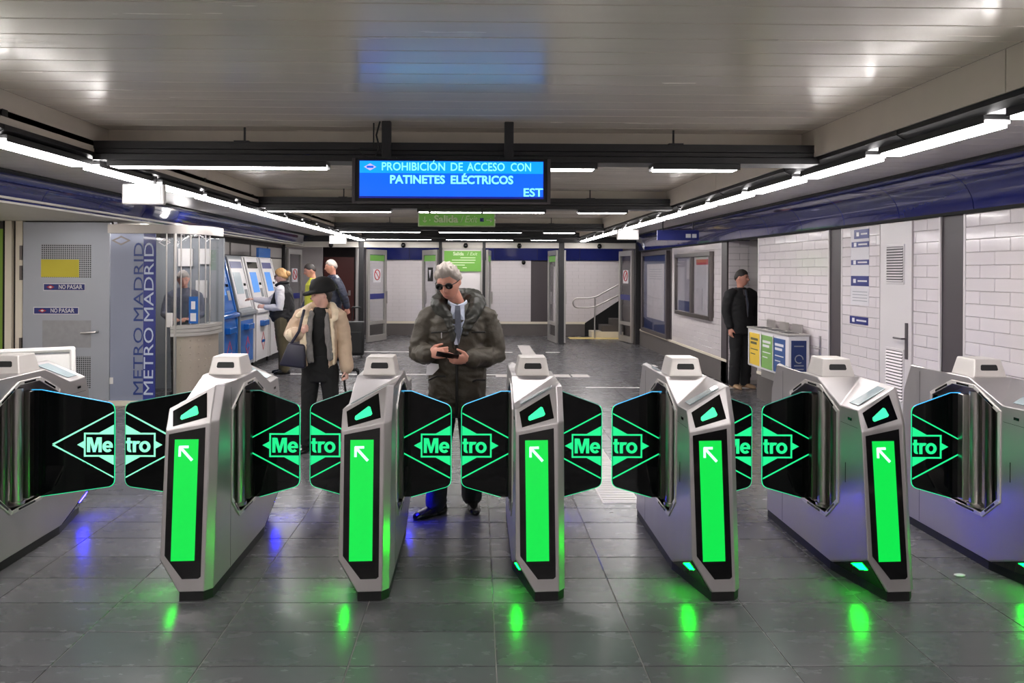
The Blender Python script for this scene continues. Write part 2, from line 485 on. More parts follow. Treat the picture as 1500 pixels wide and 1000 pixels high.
# tactile route and painted lines
ts = MB().box(-0.14, 0.14, -0.154, 0.154, 0.0004, 0.003)
for k in range(5): ts.box(-0.125, 0.125, -0.13 + k * 0.06, -0.11 + k * 0.06, 0.003, 0.006)
ts_me = ts.mesh('tactile_slab', 'tactile')
y = 5.75
while y < 17.6:
    if not (10.6 < y < 11.2): new_obj('tactile_slab', ts_me, floor, (1.07, y, 0))
    y += 0.314
for dx in (-0.62, -0.31, 0.31, 0.62):
    new_obj('tactile_slab', ts_me, floor, (1.07 + dx, 12.45, 0))
for x0, x1, yy, w in ((-3.75, 0.62, 12.55, 0.07), (-2.5, 0.75, 16.05, 0.09), (1.45, 1.75, 16.05, 0.09), (1.6, 4.3, 11.2, 0.06), (3.0, 3.25, 13.8, 0.25)):
    MB().box(x0, x1, yy - w/2, yy + w/2, 0.0004, 0.0022).obj('floor_line', 'paint_line', floor)
MB().box(2.35, 3.65, 19.25, 19.75, 0.0004, 0.004).obj('floor_line', 'tactile_yellow', floor)

# ---- ceiling: coffers of slats between black crossbeams
ceiling = struct('ceiling', MB().box(-8.5, 6.5, YN - 0.2, 27, 2.76, 2.9), 'void')
BEAMS = [-3.1, 1.0, 5.2, 9.1, 13.9, 17.2]
PITCH = 0.2
slat_me = MB().box(XL, XR, -PITCH/2 + 0.002, PITCH/2 - 0.002, ZC, ZC + 0.012).mesh('slat', 'ceiling_slat', bevel=0.003)
edges = [YN] + [b + 0.22 for b in BEAMS]
ends = [b + 0.0 for b in BEAMS] + [YB]
bays = [(YN, -2.9), (-2.9, 1.0), (1.2, 5.42), (5.42, 9.32), (9.32, 14.12), (14.12, 17.87)]
for (a, b) in bays:
    n = int(round((b - a) / PITCH)); st = (b - a) / n
    for k in range(n):
        new_obj('slat', slat_me, ceiling, (0, a + st * (k + 0.5), 0))
    for x in (XL - 0.012, XR):                                        # vertical upstand panels, joint every 2 m or so
        m_ = max(1, int((b - a) / 1.9)); s2 = (b - a) / m_
        for k in range(m_):
            MB().box(x, x + 0.012, a + s2*k + 0.002, a + s2*(k+1) - 0.002, ZS - 0.01, ZC).obj('upstand_panel', 'upstand', ceiling)
    MB().box(XL, XR, b - 0.012, b, ZS, ZC).obj('upstand_panel', 'upstand', ceiling)
    MB().box(XL, XR, a, a + 0.012, ZS, ZC).obj('upstand_panel', 'upstand', ceiling)
# side soffits of slats
for (x0, x1) in ((XR + 0.012, 3.46), (-3.83, XL - 0.012)):
    sm = MB().box(x0, x1, -PITCH/2 + 0.002, PITCH/2 - 0.002, ZS, ZS + 0.012).mesh('soffit_slat', 'soffit', bevel=0.003)
    n = int((17.87 - YN) / PITCH)
    for k in range(n):
        new_obj('soffit_slat', sm, ceiling, (0, YN + PITCH * (k + 0.5), 0))
MB().box(XL_W, -4.02, YN, 18, 2.30, 2.32).obj('lowered_soffit', 'beige_paint', ceiling)
MB().box(-8.4, 6.2, YP + 0.0, 27, 2.56, 2.58).obj('lowered_soffit', 'soffit', ceiling)

# ---- black beams
def beam_profile(side):
    """section of the lengthwise trunking, inner face towards the hall"""
    s = side
    x = XR + 0.03 if s > 0 else XL - 0.0
    return [(x, 2.570), (x, 2.535), (x + s*0.012, 2.53), (x + s*0.012, 2.50), (x - s*0.012, 2.49), (x - s*0.012, 2.465), (x + s*0.03, 2.44),
            (x + s*0.19, 2.44), (x + s*0.19, 2.52), (x + s*0.10, 2.57)]
for s, nm in ((1, 'trim_1'), (-1, 'trim_2')):
    bm_ = MB().prism(beam_profile(s), 'y', YN, 17.85)
    o = struct(nm, bm_, 'black_steel')
    x = XR + 0.03 if s > 0 else XL
    k = 0
    yy = -2.0
    while yy < 17:
        MB().prism([(p[0] - s*0.004, p[1] + (0.004 if p[1] > 2.5 else -0.004)) for p in beam_profile(s)], 'y', yy, yy + 0.05).obj('joint_collar', 'black_steel', o)
        yy += 1.55
for k, b in enumerate(BEAMS):
    pr = [(b, 2.57), (b, 2.52), (b + 0.01, 2.515), (b + 0.01, 2.49), (b - 0.012, 2.48), (b - 0.012, 2.44), (b + 0.2, 2.44), (b + 0.2, 2.57)]
    mb = MB().prism(pr, 'x', XL, XR + 0.03)
    o = struct('trim_%d' % (50 + k), mb, 'black_steel')
    for hx in (-1.6, 1.35):
        MB().box(hx - 0.006, hx + 0.006, b + 0.06, b + 0.072, 2.57, ZC - 0.002).obj('hanger_rod', 'black_steel', o)
        MB().box(hx - 0.05, hx + 0.05, b - 0.014, b + 0.205, 2.565, 2.575).obj('hanger_clip', 'black_steel', o)

# ---- tube lights: emissive meshes, every one an object; staff-door ones added for light
def tube_light(L, axis):
    root = new_obj('tube_light', None)
    if axis == 'y':
        h = MB().box(-0.066, 0.066, -L/2 - 0.02, L/2 + 0.02, 0.0, 0.02).box(-0.066, -0.061, -L/2 - 0.02, L/2 + 0.02, -0.018, 0.0).box(0.061, 0.066, -L/2 - 0.02, L/2 + 0.02, -0.018, 0.0); d = MB().box(-0.060, 0.060, -L/2, L/2, -0.034, 0.0)
    else:
        h = MB().box(-L/2 - 0.02, L/2 + 0.02, -0.066, 0.066, 0.0, 0.02).box(-L/2 - 0.02, L/2 + 0.02, -0.066, -0.061, -0.018, 0.0).box(-L/2 - 0.02, L/2 + 0.02, 0.061, 0.066, -0.018, 0.0); d = MB().box(-L/2, L/2, -0.060, 0.060, -0.020, 0.0)
    h.obj('housing', 'black_steel', root); d.obj('diffuser', 'tube', root, bevel=0.002)
    return root
proto = tube_light(0.90, 'y')
first = True
for side, x, y0, pitch, lab, grp in ((1, 2.43, 3.52 - 7 * 1.09, 1.09, 'slim white tube light in the lengthwise row beside the white-tiled wall', 'tube lights along the tiled wall'),
                                     (-1, -2.66, 5.25 - 9 * 1.04, 1.04, 'slim white tube light in the lengthwise row on the ticket booth side', 'tube lights along the booth side')):
    yy = y0
    while yy < 16.7:
        t = proto if first else copy_tree(proto); first = False
        t.location = (x, yy + 0.5, 2.44 - 0.02); tag(t, lab, 'light', grp)
        yy += pitch
ords = ['crossbeam well before the gates', 'crossbeam before the gates', 'crossbeam behind the blue display', 'crossbeam carrying the exit sign', 'crossbeam past the exit sign', 'crossbeam at the glass doors']
for k, b in enumerate(BEAMS):
    for (a, c, w) in ((-2.5, -1.05, 'long white tube light at the booth end of the'), (-0.7, 0.8, 'long white tube light in the middle of the'), (1.22, 1.78, 'short white tube light on the')):
        t = tube_light(c - a, 'x'); t.location = ((a + c) / 2, b + 0.085, 2.42)
        tag(t, '%s %s' % (w, ords[k]), 'light', 'crossbeam tube lights')
for xx, yy in ((-5.75, 5.6), (-5.75, 7.3), (-4.8, 4.2), (-4.8, 5.8)):  # unseen tubes, added to brighten the staff door and booth front
    t = tube_light(1.2, 'y'); t.location = (xx, yy, 2.275); tag(t, 'added out-of-view tube light on the lowered ceiling, brightening the staff door', 'light', 'added tube lights before the staff door')
for x, yy, w in ((-3.6, 19.5, 1.2), (-3.6, 21.6, 1.2), (-2.0, 19.2, 1.2), (-0.2, 19.2, 1.2), (1.2, 19.2, 1.2), (2.9, 19.2, 1.2), (-3.6, 24.0, 1.2)):
    t = tube_light(w, 'x'); t.location = (x, yy, 2.53)
    tag(t, 'white tube light on the ceiling beyond the glass doors', 'light', 'tube lights beyond the glass doors')

# ---- blue enamel fascia on both sides
def fascia(name, prof, y0, y1, pitch):
    back = struct(name, MB().prism([(p[0] + (0.03 if p[0] > 0 else -0.03), p[1] + 0.02) for p in prof] + [(prof[-1][0] + (0.1 if prof[0][0] > 0 else -0.1), prof[-1][1] + 0.02),
                  (prof[-1][0] + (0.1 if prof[0][0] > 0 else -0.1), 2.62), (prof[0][0], 2.62)], 'y', y0, y1), 'void')
    yy = y0
    me = None
    sg = 1 if prof[0][0] > 0 else -1
    while yy < y1 - 0.3:
        if me is None:
            n = len(prof); mb = MB()
            th = [(p[0] + sg * 0.02, p[1] + 0.012) for p in prof]
            mb.prism(prof + th[::-1], 'y', 0.004, pitch - 0.004)
            me = mb.mesh('enamel_panel', 'blue_enamel', smooth=True)
        new_obj('enamel_panel', me, back, (0, yy, 0))
        yy += pitch
    return back
def curve_prof(x0, z0, x1, z1, n=9):
    pts = []
    for i in range(n + 1):
        t = i / n * PI / 2
        pts.append((x0 + (x1 - x0) * math.sin(t), z1 + (z0 - z1) * (1 - (1 - math.cos(t)) * 1.0)))
    return pts
f1 = fascia('trim_20', curve_prof(3.44, 2.50, 3.79, 2.19), YN, 17.8, 1.03)
f2 = fascia('trim_21', curve_prof(-3.80, 2.50, -4.06, 2.28), YN, 17.8, 1.06)
struct('trim_22', MB().box(3.40, 3.47, YN, 17.8, 2.482, 2.51), 'void')
struct('trim_23', MB().box(-3.86, -3.76, YN, 17.8, 2.482, 2.51), 'void')
struct('trim_24', MB().box(3.77, 3.83, YN, 17.8, 2.165, 2.188), 'void')
struct('trim_25', MB().box(-4.10, -4.03, YN, 17.8, 2.262, 2.28), 'beige_paint')

# ---- tiled wall
RY0, RY1 = 10.33, 11.60               # side passage opening
w = MB().box(XR_W, 4.15, YN, RY0, 0, 2.6).box(XR_W, 4.15, RY1, 20.4, 0, 2.6).box(XR_W, 4.15, RY0, RY1, 2.19, 2.6)
wall_right = struct('wall_right', w, 'dark_panel')
TL, TH = 0.33, 0.0965
_tile_cache = {}
def wall_tile(L, H, ax):
    key = (round(L, 3), round(H, 3), ax)
    if key not in _tile_cache:
        g = 0.0018
        if ax == 'x': mb = MB().box(-0.012, 0.004, -L/2 + g, L/2 - g, -H/2 + g, H/2 - g)
        else: mb = MB().box(-L/2 + g, L/2 - g, -0.012, 0.004, -H/2 + g, H/2 - g)
        _tile_cache[key] = mb.mesh('tile', 'white_tile', bevel=0.003)
    return _tile_cache[key]
def tile_rows(a, b, z0, z1, skip=None):
    out = []
    n = max(1, int(round((z1 - z0) / TH))); h = (z1 - z0) / n
    for r in range(n):
        z = z0 + h * (r + 0.5)
        cuts = [a]
        p = a + (TL / 2 if r % 2 else TL)
        while p < b - 0.06:
            cuts.append(p); p += TL
        cuts.append(b)
        for c0, c1 in zip(cuts, cuts[1:]):
            if skip:
                segs = [(c0, c1)]
                for (s0, s1, t0, t1) in skip:
                    if t0 < z < t1:
                        ns = []
                        for (q0, q1) in segs:
                            if q1 <= s0 or q0 >= s1: ns.append((q0, q1))
                            else:
                                if q0 < s0 - 0.03: ns.append((q0, s0))
                                if q1 > s1 + 0.03: ns.append((s1, q1))
                        segs = ns
                out += [((q0 + q1) / 2, z, q1 - q0, h) for q0, q1 in segs]
            else:
                out.append(((c0 + c1) / 2, z, c1 - c0, h))
    return out
zones = [(2.6, 5.93, None), (6.25, 7.94, [(6.63, 7.17, 0, 2.2)]), (8.24, RY0 - 0.02, None), (11.88, 14.86, [(12.25, 14.5, 0.93, 2.03)])]
allt = []
for (a, b, sk) in zones:
    MB().box(XR_W - 0.004, XR_W + 0.01, a - 0.012, b + 0.012, 0.37, 2.165).obj('grout_bed', 'tile_grout', wall_right)
    for e in (a, b): MB().box(XR_W - 0.018, XR_W, e - 0.012, e + 0.012, 0.37, 2.165).obj('edge_strip', 'white_paint', wall_right)
    allt += tile_rows(a + 0.012, b - 0.012, 0.375, 2.16, sk)
cand = sorted([t for t in allt if in_view(XR_W, t[0], t[1], 0)], key=lambda t: t[0])
indiv = set(cand[:298])
rest = MB()
for t in allt:
    if t in indiv:
        new_obj('tile', wall_tile(t[2], t[3], 'x'), wall_right, (XR_W - 0.004, t[0], t[1]))
    else:
        g = 0.0018; rest.box(XR_W - 0.014, XR_W, t[0] - t[2]/2 + g, t[0] + t[2]/2 - g, t[1] - t[3]/2 + g, t[1] + t[3]/2 - g)
o = rest.obj('tile_field', 'white_tile', wall_right); o['kind'] = 'stuff'
for (a, b, k) in ((YN, RY0, 1), (RY1, 17.8, 2)):
    sk = MB().box(XR_W - 0.02, XR_W, a, b, 0, 0.33)
    struct('baseboard_right' if k == 1 else 'baseboard_right_far', sk, 'skirting', bevel=0.003)
    struct('trim_%d' % (29 + k), MB().box(XR_W - 0.028, XR_W, a, b, 0.33, 0.37), 'cream_trim', bevel=0.004)
# side passage walls
pw = struct('wall_passage', MB().box(4.15, 6.2, RY1, RY1 + 0.2, 0, 2.6).box(XR_W + 0.02, 6.2, RY0 - 0.2, RY0 - 0.001, 0, 2.6).box(6.0, 6.2, RY0, RY1, 0, 2.6), 'tile_grout')
pt = MB()
for t in tile_rows(XR_W + 0.3, 6.0, 0.06, 2.18):
    pt.box(t[0] - t[2]/2 + .0018, t[0] + t[2]/2 - .0018, RY1 - 0.012, RY1, t[1] - t[3]/2 + .0018, t[1] + t[3]/2 - .0018)
o = pt.obj('tile_field', 'white_tile', pw); o['kind'] = 'stuff'
pj = MB()
for t in tile_rows(XR_W + 0.005, XR_W + 0.3, 0.06, 2.18):
    pj.box(t[0] - t[2]/2 + .0018, t[0] + t[2]/2 - .0018, RY1 - 0.02, RY1, t[1] - t[3]/2 + .0018, t[1] + t[3]/2 - .0018)
o = pj.obj('tile_jamb', 'white_tile', pw); o['kind'] = 'stuff'
struct('trim_32', MB().box(XR_W - 0.02, XR_W + 0.01, RY1, RY1 + 0.26, 0, 2.165), 'dark_panel')
gs = MB().box(4.32, 4.44, RY1 - 0.06, RY1 - 0.03, 1.58, 2.18).obj('wall_sign', 'sign_green')
tag(gs, 'narrow green sign strip inside the side passage behind the man in black', 'sign')

# ---- outer walls (booth side, behind the camera)
struct('wall_left', MB().box(XL_W - 0.2, XL_W, YN, 27, 0, 2.76), 'beige_paint')
struct('wall_front', MB().box(-8.5, 6.5, YN - 0.2, YN, 0, 2.76), 'white_paint')
struct('wall_left_far', MB().box(-4.75, -4.55, 11.5, YP, 0, 2.5), 'dark_panel')
wp = bpy.data.objects['wall_left_far']
for k in range(5):
    y0 = 11.6 + k * 1.25
    MB().box(-4.55, -4.53, y0, y0 + 1.15, 0.3, 1.95).obj('panel', 'beige_paint', wp, bevel=0.004)
    MB().box(-4.55, -4.525, y0, y0 + 1.15, 1.98, 2.2).obj('panel', 'soffit', wp, bevel=0.004)

# ---- end wall beyond the glass doors
wb = struct('wall_back', MB().box(-2.9, 3.82, YB, YB + 0.2, 0, 2.6).box(-3.05, -2.9, YB, 27, 0, 2.6).box(-6.4, -2.9, 26.8, 27, 0, 2.6), 'dark_panel')
bt = MB()
for (a, b) in ((-2.88, -0.9), (-0.4, 1.42), (2.02, 3.80)):
    MB().box(a, b, YB - 0.004, YB, 0.37, 1.99).obj('grout_bed', 'tile_grout', wb)
    for t in tile_rows(a, b, 0.375, 1.985):
        bt.box(t[0] - t[2]/2 + .0018, t[0] + t[2]/2 - .0018, YB - 0.014, YB, t[1] - t[3]/2 + .0018, t[1] + t[3]/2 - .0018)
o = bt.obj('tile_field', 'white_tile', wb); o['kind'] = 'stuff'
for k in range(6):
    MB().prism([(YB - 0.06, 1.99), (YB - 0.10, 2.1), (YB - 0.2, 2.4), (YB - 0.17, 2.4), (YB - 0.06, 2.12)], 'x', -2.9 + k*1.12 + .004, -2.9 + (k+1)*1.12 - .004).obj('enamel_panel', 'blue_enamel', wb)
struct('baseboard_back', MB().box(-2.9, 3.3, YB - 0.02, YB, 0, 0.31), 'skirting')
struct('trim_33', MB().box(-2.9, 3.3, YB - 0.03, YB, 0.31, 0.37), 'cream_trim')
struct('wall_corridor', MB().box(-6.2, -5.9, YP + 0.1, 26.8, 0, 2.56), 'white_tile')
bd = struct('door_4', MB().box(-4.6, -3.7, 23.0, 23.06, 0, 2.1), 'brown_door')
MB().box(-3.86, -3.80, 22.97, 23.0, 0.95, 1.1).obj('door_handle', 'steel', bd)
MB().box(-5.9, -4.65, 23.0, 23.1, 0, 2.56).obj('side_panel', 'white_paint', bd)
MB().box(-3.65, -2.9, 23.0, 23.1, 0, 2.56).obj('side_panel', 'white_paint', bd)

# stairs with handrail behind the last doorway
st = thing('staircase', 'short flight of dark stairs rising behind the last glass doorway', 'stairs', (2.95, 19.9, 0))
for k in range(3):
    MB().box(0.0 + k * 0.26, 0.82, -0.28, 0.28, k * 0.16 + 0.0, (k + 1) * 0.16).obj('step', 'skirting' if k else 'cream_trim', st, bevel=0.004)
MB().prism([(-0.1, 0.0), (-0.1, 0.34), (0.82, 0.95), (0.82, 0.0)], 'y', 0.26, 0.285).obj('stringer', 'void', st)
hr = thing('handrail', 'looped steel handrail at the foot of the stairs', 'handrail', (2.95, 19.5, 0))
lp = [(0.75, 0, 1.42), (0.1, 0, 1.06), (-0.1, 0, 1.02), (-0.38, 0, 1.02)]
for k in range(1, 8):
    a = PI / 2 + PI * k / 8
    lp.append((-0.38 + 0.12 * math.cos(a), 0, 0.90 + 0.12 * math.sin(a)))
lp += [(-0.38, 0, 0.78), (-0.1, 0, 0.78), (0.1, 0, 0.82), (0.75, 0, 1.14)]
MB().tube(lp, 0.018, 10).obj('rail', 'steel', hr, smooth=True)
MB().tube([(0.06, 0, 0.0), (0.06, 0, 1.04)], 0.02, 10, caps=False).obj('post', 'steel', hr, smooth=True)

# ---- glass-door line
hd = struct('trim_40', MB().box(-4.55, 3.82, YP - 0.06, YP + 0.06, 2.24, 2.37), 'beige_paint', bevel=0.004)
struct('trim_41', MB().box(-4.55, 3.82, YP - 0.05, YP + 0.05, 2.37, 2.76), 'black_steel')
for k, x in enumerate((-4.5, -2.70, -0.86, 0.16, 1.97, 3.76)):
    wd = 0.06 if k in (1, 4, 5) else 0.035
    struct('trim_%d' % (42 + k), MB().box(x - wd, x + wd, YP - 0.08, YP + 0.08, 0, 2.37), 'black_steel', bevel=0.004)
dn = 10
def glass_leaf(hx, ang, flip, signs):
    """open glass door leaf hinged at hx, swung away from the hall"""
    global dn
    o = new_obj('door_%d' % dn, None, None, (hx, YP + 0.05, 0), (0, 0, ang)); o['kind'] = 'structure'; dn += 1
    Wd = 0.86
    f = MB()
    for (x0, x1, z0, z1) in ((0, 0.09, 0.02, 2.2), (Wd - 0.09, Wd, 0.02, 2.2), (0.09, Wd - 0.09, 2.08, 2.2), (0.09, Wd - 0.09, 0.02, 0.16), (0.09, Wd - 0.09, 0.42, 0.5)):
        f.box(x0, x1, -0.025, 0.025, z0, z1)
    f.obj('leaf_frame', 'aluminium', o)
    MB().box(0.09, Wd - 0.09, -0.006, 0.006, 0.5, 2.08).obj('pane', 'glass', o)
    MB().box(0.09, Wd - 0.09, -0.006, 0.006, 0.16, 0.42).obj('pane', 'glass', o)
    s = -1
    for face in (-0.009, 0.009):
        if 'green' in signs: MB().box(0.1, Wd - 0.1, face - 0.002, face + 0.002, 1.93, 2.07).obj('sticker', 'sign_green', o)
        if 'stop' in signs:
            MB().box(0.26, 0.60, face - 0.002, face + 0.002, 1.42, 1.74).obj('sticker', 'sign_white', o)
            fy = face + (0.003 if face > 0 else -0.003)
            MB().tube([(0.43 + 0.12 * math.cos(a * PI / 8), fy, 1.60 + 0.12 * math.sin(a * PI / 8)) for a in range(17)], 0.012, 6, caps=False).obj('sticker', 'red', o)
            MB().tube([(0.35, fy, 1.68), (0.51, fy, 1.52)], 0.010, 6).obj('sticker', 'red', o)
            MB().box(0.1, Wd - 0.1, face - 0.002, face + 0.002, 1.02, 1.15).obj('sticker', 'sign_blue', o)
        if 'arrow' in signs:
            MB().box(0.3, 0.56, face - 0.002, face + 0.002, 1.45, 1.78).obj('sticker', 'black_plastic', o)
            MB().prism([(0.36, 1.72), (0.50, 1.72), (0.43, 1.52)], 'y', face - 0.003, face + 0.003).obj('sticker', 'sign_white', o)
    MB().box(0.80, 0.82, -0.07, -0.025, 0.9, 1.2).obj('pull_handle', 'steel', o)
    return o
glass_leaf(-4.44, math.radians(82), 0, ('stop',))
glass_leaf(-2.78, math.radians(98), 0, ('green', 'stop'))
glass_leaf(-2.58, math.radians(66), 0, ('green', 'stop'))
glass_leaf(-0.92, math.radians(118), 0, ('green', 'arrow'))
glass_leaf(0.23, math.radians(84), 0, ('green',))
glass_leaf(1.88, math.radians(98), 0, ('green',))
glass_leaf(2.06, math.radians(85), 0, ('green',))
glass_leaf(3.66, math.radians(100), 0, ('stop',))
# fixed info panel between the doorways
ip = struct('wall_panel', MB().box(-0.82, 0.12, YP - 0.03, YP + 0.03, 0.0, 2.24), 'white_paint')
for k in range(3): MB().box(-0.82, 0.12, YP - 0.036, YP - 0.03, 2.19 + k * 0.06, 2.235 + k * 0.06).obj('slat', 'soffit', ip)
MB().box(-0.80, -0.77, YP - 0.05, YP - 0.03, 0.0, 2.24).obj('frame_post', 'aluminium', ip)
MB().box(0.07, 0.10, YP - 0.05, YP - 0.03, 0.0, 2.24).obj('frame_post', 'aluminium', ip)
gb = thing('direction_board', 'square green exit board with small white lines on the panel between doorways', 'sign', (-0.34, YP - 0.05, 0))
MB().box(-0.43, 0.43, -0.012, 0.012, 1.69, 2.17).obj('board', 'sign_green', gb, bevel=0.003)
text('lettering', 'Salida', 0.11, 'sign_text', gb, (-0.10, -0.014, 2.10), bold=0.003)
text('lettering', '/', 0.11, 'sign_text', gb, (0.12, -0.014, 2.10), shear=0.1)
text('lettering', 'Exit', 0.11, 'sign_text', gb, (0.25, -0.014, 2.10), shear=0.25)
for (a, b, z) in ((-0.05, 0.30, 2.0), (-0.25, 0.30, 1.945), (-0.40, 0.28, 1.885), (-0.2, 0.05, 1.83), (0.0, 0.1, 1.77)):
    MB().box(a, b, -0.015, -0.012, z, z + 0.018).obj('print_line', 'sign_text', gb)
# dome cameras on the header
dome_me = MB().ball((0, 0, 0), (0.055, 0.055, 0.06)).box(-0.03, 0.03, -0.02, 0.06, 0.02, 0.06).mesh('dome_camera', 'black_gloss', smooth=True)
for k, x in enumerate((-3.4, -1.72, -0.27, 0.98, 2.85)):
    o = new_obj('dome_camera', dome_me, None, (x, YP - 0.1, 2.29))
    tag(o, 'small black dome camera on the pale header above the glass doors', 'camera', 'dome cameras above the doors')
o = new_obj('dome_camera', dome_me, None, (1.22, YB - 0.11, 1.93)); tag(o, 'small black dome camera high on the end wall beside a dark panel', 'camera')
es = thing('exit_arrow_sign', 'tiny dark sign with a white arrow on the end wall', 'sign', (2.16, YB - 0.03, 1.90))
MB().box(-0.14, 0.14, -0.01, 0.012, -0.07, 0.07).obj('plate', 'dark_panel', es)
MB().prism([(-0.02, 0.012), (0.05, 0.012), (0.05, 0.04), (0.11, 0.0), (0.05, -0.04), (0.05, -0.012), (-0.02, -0.012)], 'y', -0.014, -0.01).obj('arrow', 'sign_white', es)
# ================================================================== TICKET GATES
GY = 4.65                                                             # middle of the gate line
def V(u, v, z): return Vector((u, -v, z))                             # v runs towards the entrance side
HL, HR = V(-.13, .11, 1.08), V(.13, .11, 1.08)
LV, LF = V(-.13, .406, .962), V(-.13, .60, .967)
RBk, RF, RFs = V(.13, .34, 1.08), V(.095, .545, 1.085), V(.13, .50, 1.078)
ULb, URb, URbs = V(-.13, .647, .86), V(.095, .627, .902), V(.13, .585, .905)
_a, _b, _c = ULb, URb, V(.095, .715, .05)
NL = (_b - _a).cross(_c - _a).normalized()
if NL.y > 0: NL = -NL
def low(u, z):                                                        # point on the lower front plane
    p = Vector((u, 0, z)); y = (NL.dot(_a) - NL.x * u - NL.z * z) / NL.y
    return Vector((u, y, z))
NU = (RF - LF).cross(URb - LF).normalized()
if NU.y > 0: NU = -NU
def upp(u, z):
    y = (NU.dot(LF) - NU.x * u - NU.z * z) / NU.y
    return Vector((u, y, z))
LLb, C_, RLb, RLbs = low(-.13, .216), low(-.03, .05), low(.095, .05), V(.13, .672, .05)
A_ = V(-.13, .29, .05)
ML, MR, BL, BR = V(-.13, 0, 1.08), V(.13, 0, 1.08), V(-.13, 0, .05), V(.13, 0, .05)
half_faces = [[ML, HL, HR, MR], [HL, LV, HR], [HR, LV, RBk], [RBk, LV, LF, RF], [RBk, RF, RFs],
              [LF, ULb, URb, RF], [RF, URb, URbs, RFs], [ULb, LLb, C_, RLb, URb], [URb, RLb, RLbs, URbs],
              [LLb, A_, C_], [ML, BL, A_, LLb, ULb, LF, LV, HL], [MR, HR, RBk, RFs, URbs, RLbs, BR], [BL, BR, RLbs, RLb, C_, A_]]
R180 = Matrix.Rotation(PI, 4, 'Z')
def build_gate_body():
    bm = bmesh.new()
    for turn in (0, 1):
        for f in half_faces:
            vs = [bm.verts.new((R180 @ p) if turn else p) for p in f]
            bm.faces.new(vs)
    bmesh.ops.remove_doubles(bm, verts=bm.verts, dist=1e-4)
    bmesh.ops.recalc_face_normals(bm, faces=bm.faces)
    bm.normal_update()
    es = [e for e in bm.edges if len(e.link_faces) == 2 and e.calc_face_angle(0) > math.radians(8)]
    bmesh.ops.bevel(bm, geom=es, offset=0.004, segments=1, affect='EDGES', clamp_overlap=True)
    me = bpy.data.meshes.new('body_raw'); bm.to_mesh(me); bm.free()
    ob = bpy.data.objects.new('tmp_body', me); COL.objects.link(ob)
    cut = MB()
    for s in (-1, 1): cut.prism(OCT, 'x', s * 0.028, s * 0.3)
    co = bpy.data.objects.new('tmp_cut', cut.mesh('cut')); COL.objects.link(co)
    md = ob.modifiers.new('b', 'BOOLEAN'); md.operation = 'DIFFERENCE'; md.object = co; md.solver = 'EXACT'
    dg = bpy.context.evaluated_depsgraph_get()
    out = bpy.data.meshes.new_from_object(ob.evaluated_get(dg))
    bpy.data.objects.remove(ob, do_unlink=True); bpy.data.objects.remove(co, do_unlink=True)
    out.name = 'body'; out.materials.clear(); out.materials.append(M['steel_gate'])
    return out
# side recess outline as (y, z)
OCT = [(-.37, .915), (-.16, 1.02), (.04, 1.02), (.25, .92), (.25, .43), (.06, .31), (-.23, .31), (-.37, .43)]
body_me = build_gate_body()

plinth_me = MB().prism([(p.x * .97, p.y * .985) for p in (RLb, C_, A_)] + [(p.x * .97, p.y * .985) for p in (R180 @ RLbs, R180 @ RLb, R180 @ C_, R180 @ A_)] + [(RLbs.x * .97, RLbs.y * .985)], 'z', 0.0, 0.052).mesh('plinth', 'black_plastic')
head = MB()
def frustum(z0, hx0, hy0, z1, hx1, hy1):
    return MB().add([(-hx0,-hy0,z0),(hx0,-hy0,z0),(hx0,hy0,z0),(-hx0,hy0,z0),(-hx1,-hy1,z1),(hx1,-hy1,z1),(hx1,hy1,z1),(-hx1,hy1,z1)],
                    [(0,3,2,1),(4,5,6,7),(0,1,5,4),(1,2,6,5),(2,3,7,6),(3,0,4,7)])
head_me = frustum(1.078, .100, .110, 1.185, .080, .085).mesh('sensor_housing', 'satin_frame', bevel=0.006, segs=2)
def head_window(sg):
    hw, z0, z1 = .052, 1.118, 1.152
    yy = lambda z: (.110 - (.110 - .085) * (z - 1.078) / .107)
    pts = []
    for (x, z) in ((-hw, z0 + .006), (-hw + .006, z0), (hw - .006, z0), (hw, z0 + .006), (hw - .003, z1 - .006), (hw - .009, z1), (-hw + .009, z1), (-hw + .003, z1 - .006)):
        pts.append((x, -sg * (yy(z) - .002), z))
    return MB().slab(pts, (0, -sg, .25), .0035)
win_me = head_window(1).mesh('sensor_window', 'black_plastic'); winb_me = head_window(-1).mesh('sensor_window', 'black_plastic')
# front panels
def on(fn, pts, nrm, m, name, off=0.0, th=0.002):
    n = nrm.normalized()
    return MB().slab([fn(u, z) + n * off for (u, z) in pts], n, th).mesh(name, m)
ind_panel = on(upp, [(-.108, .955), (.055, 1.046), (.074, .925), (-.095, .880)], NU, 'black_gloss', 'indicator_panel', 0.0005)
ind_light = on(upp, [(-.062, .918), (-.054, .912), (.022, .936), (.028, .944), (.016, .976), (.006, .980), (-.060, .932)], NU, 'green_lamp', 'indicator_light', 0.003, 0.004)
scr_panel = on(low, [(-.112, .842), (.072, .876), (.078, .125), (.066, .115), (-.015, .115), (-.106, .232)], NL, 'black_gloss', 'screen_panel', 0.0005)
screen = on(low, [(-.080, .815), (.040, .815), (.044, .205), (-.074, .205)], NL, 'green_screen', 'screen', 0.0028)
def arrow_shape():
    def bar(p, q, w):
        p = Vector(p); q = Vector(q); d = (q - p).normalized(); n = Vector((-d.y, d.x)) * w / 2
        return [(p + n)[:], (q + n)[:], (q - n)[:], (p - n)[:]]
    mb = MB()
    for P in (bar((-.050, .775), (.012, .708), .014), bar((-.056, .777), (-.008, .777), .013), bar((-.052, .78), (-.052, .728), .013)):
        mb.slab([low(u, z) + NL * .0050 for (u, z) in P], NL, .001)
    return mb.mesh('arrow', 'arrow_white')
arrow_me = arrow_shape()
NR = (RF - LV).cross(LF - LV).normalized()
if NR.z < 0: NR = -NR
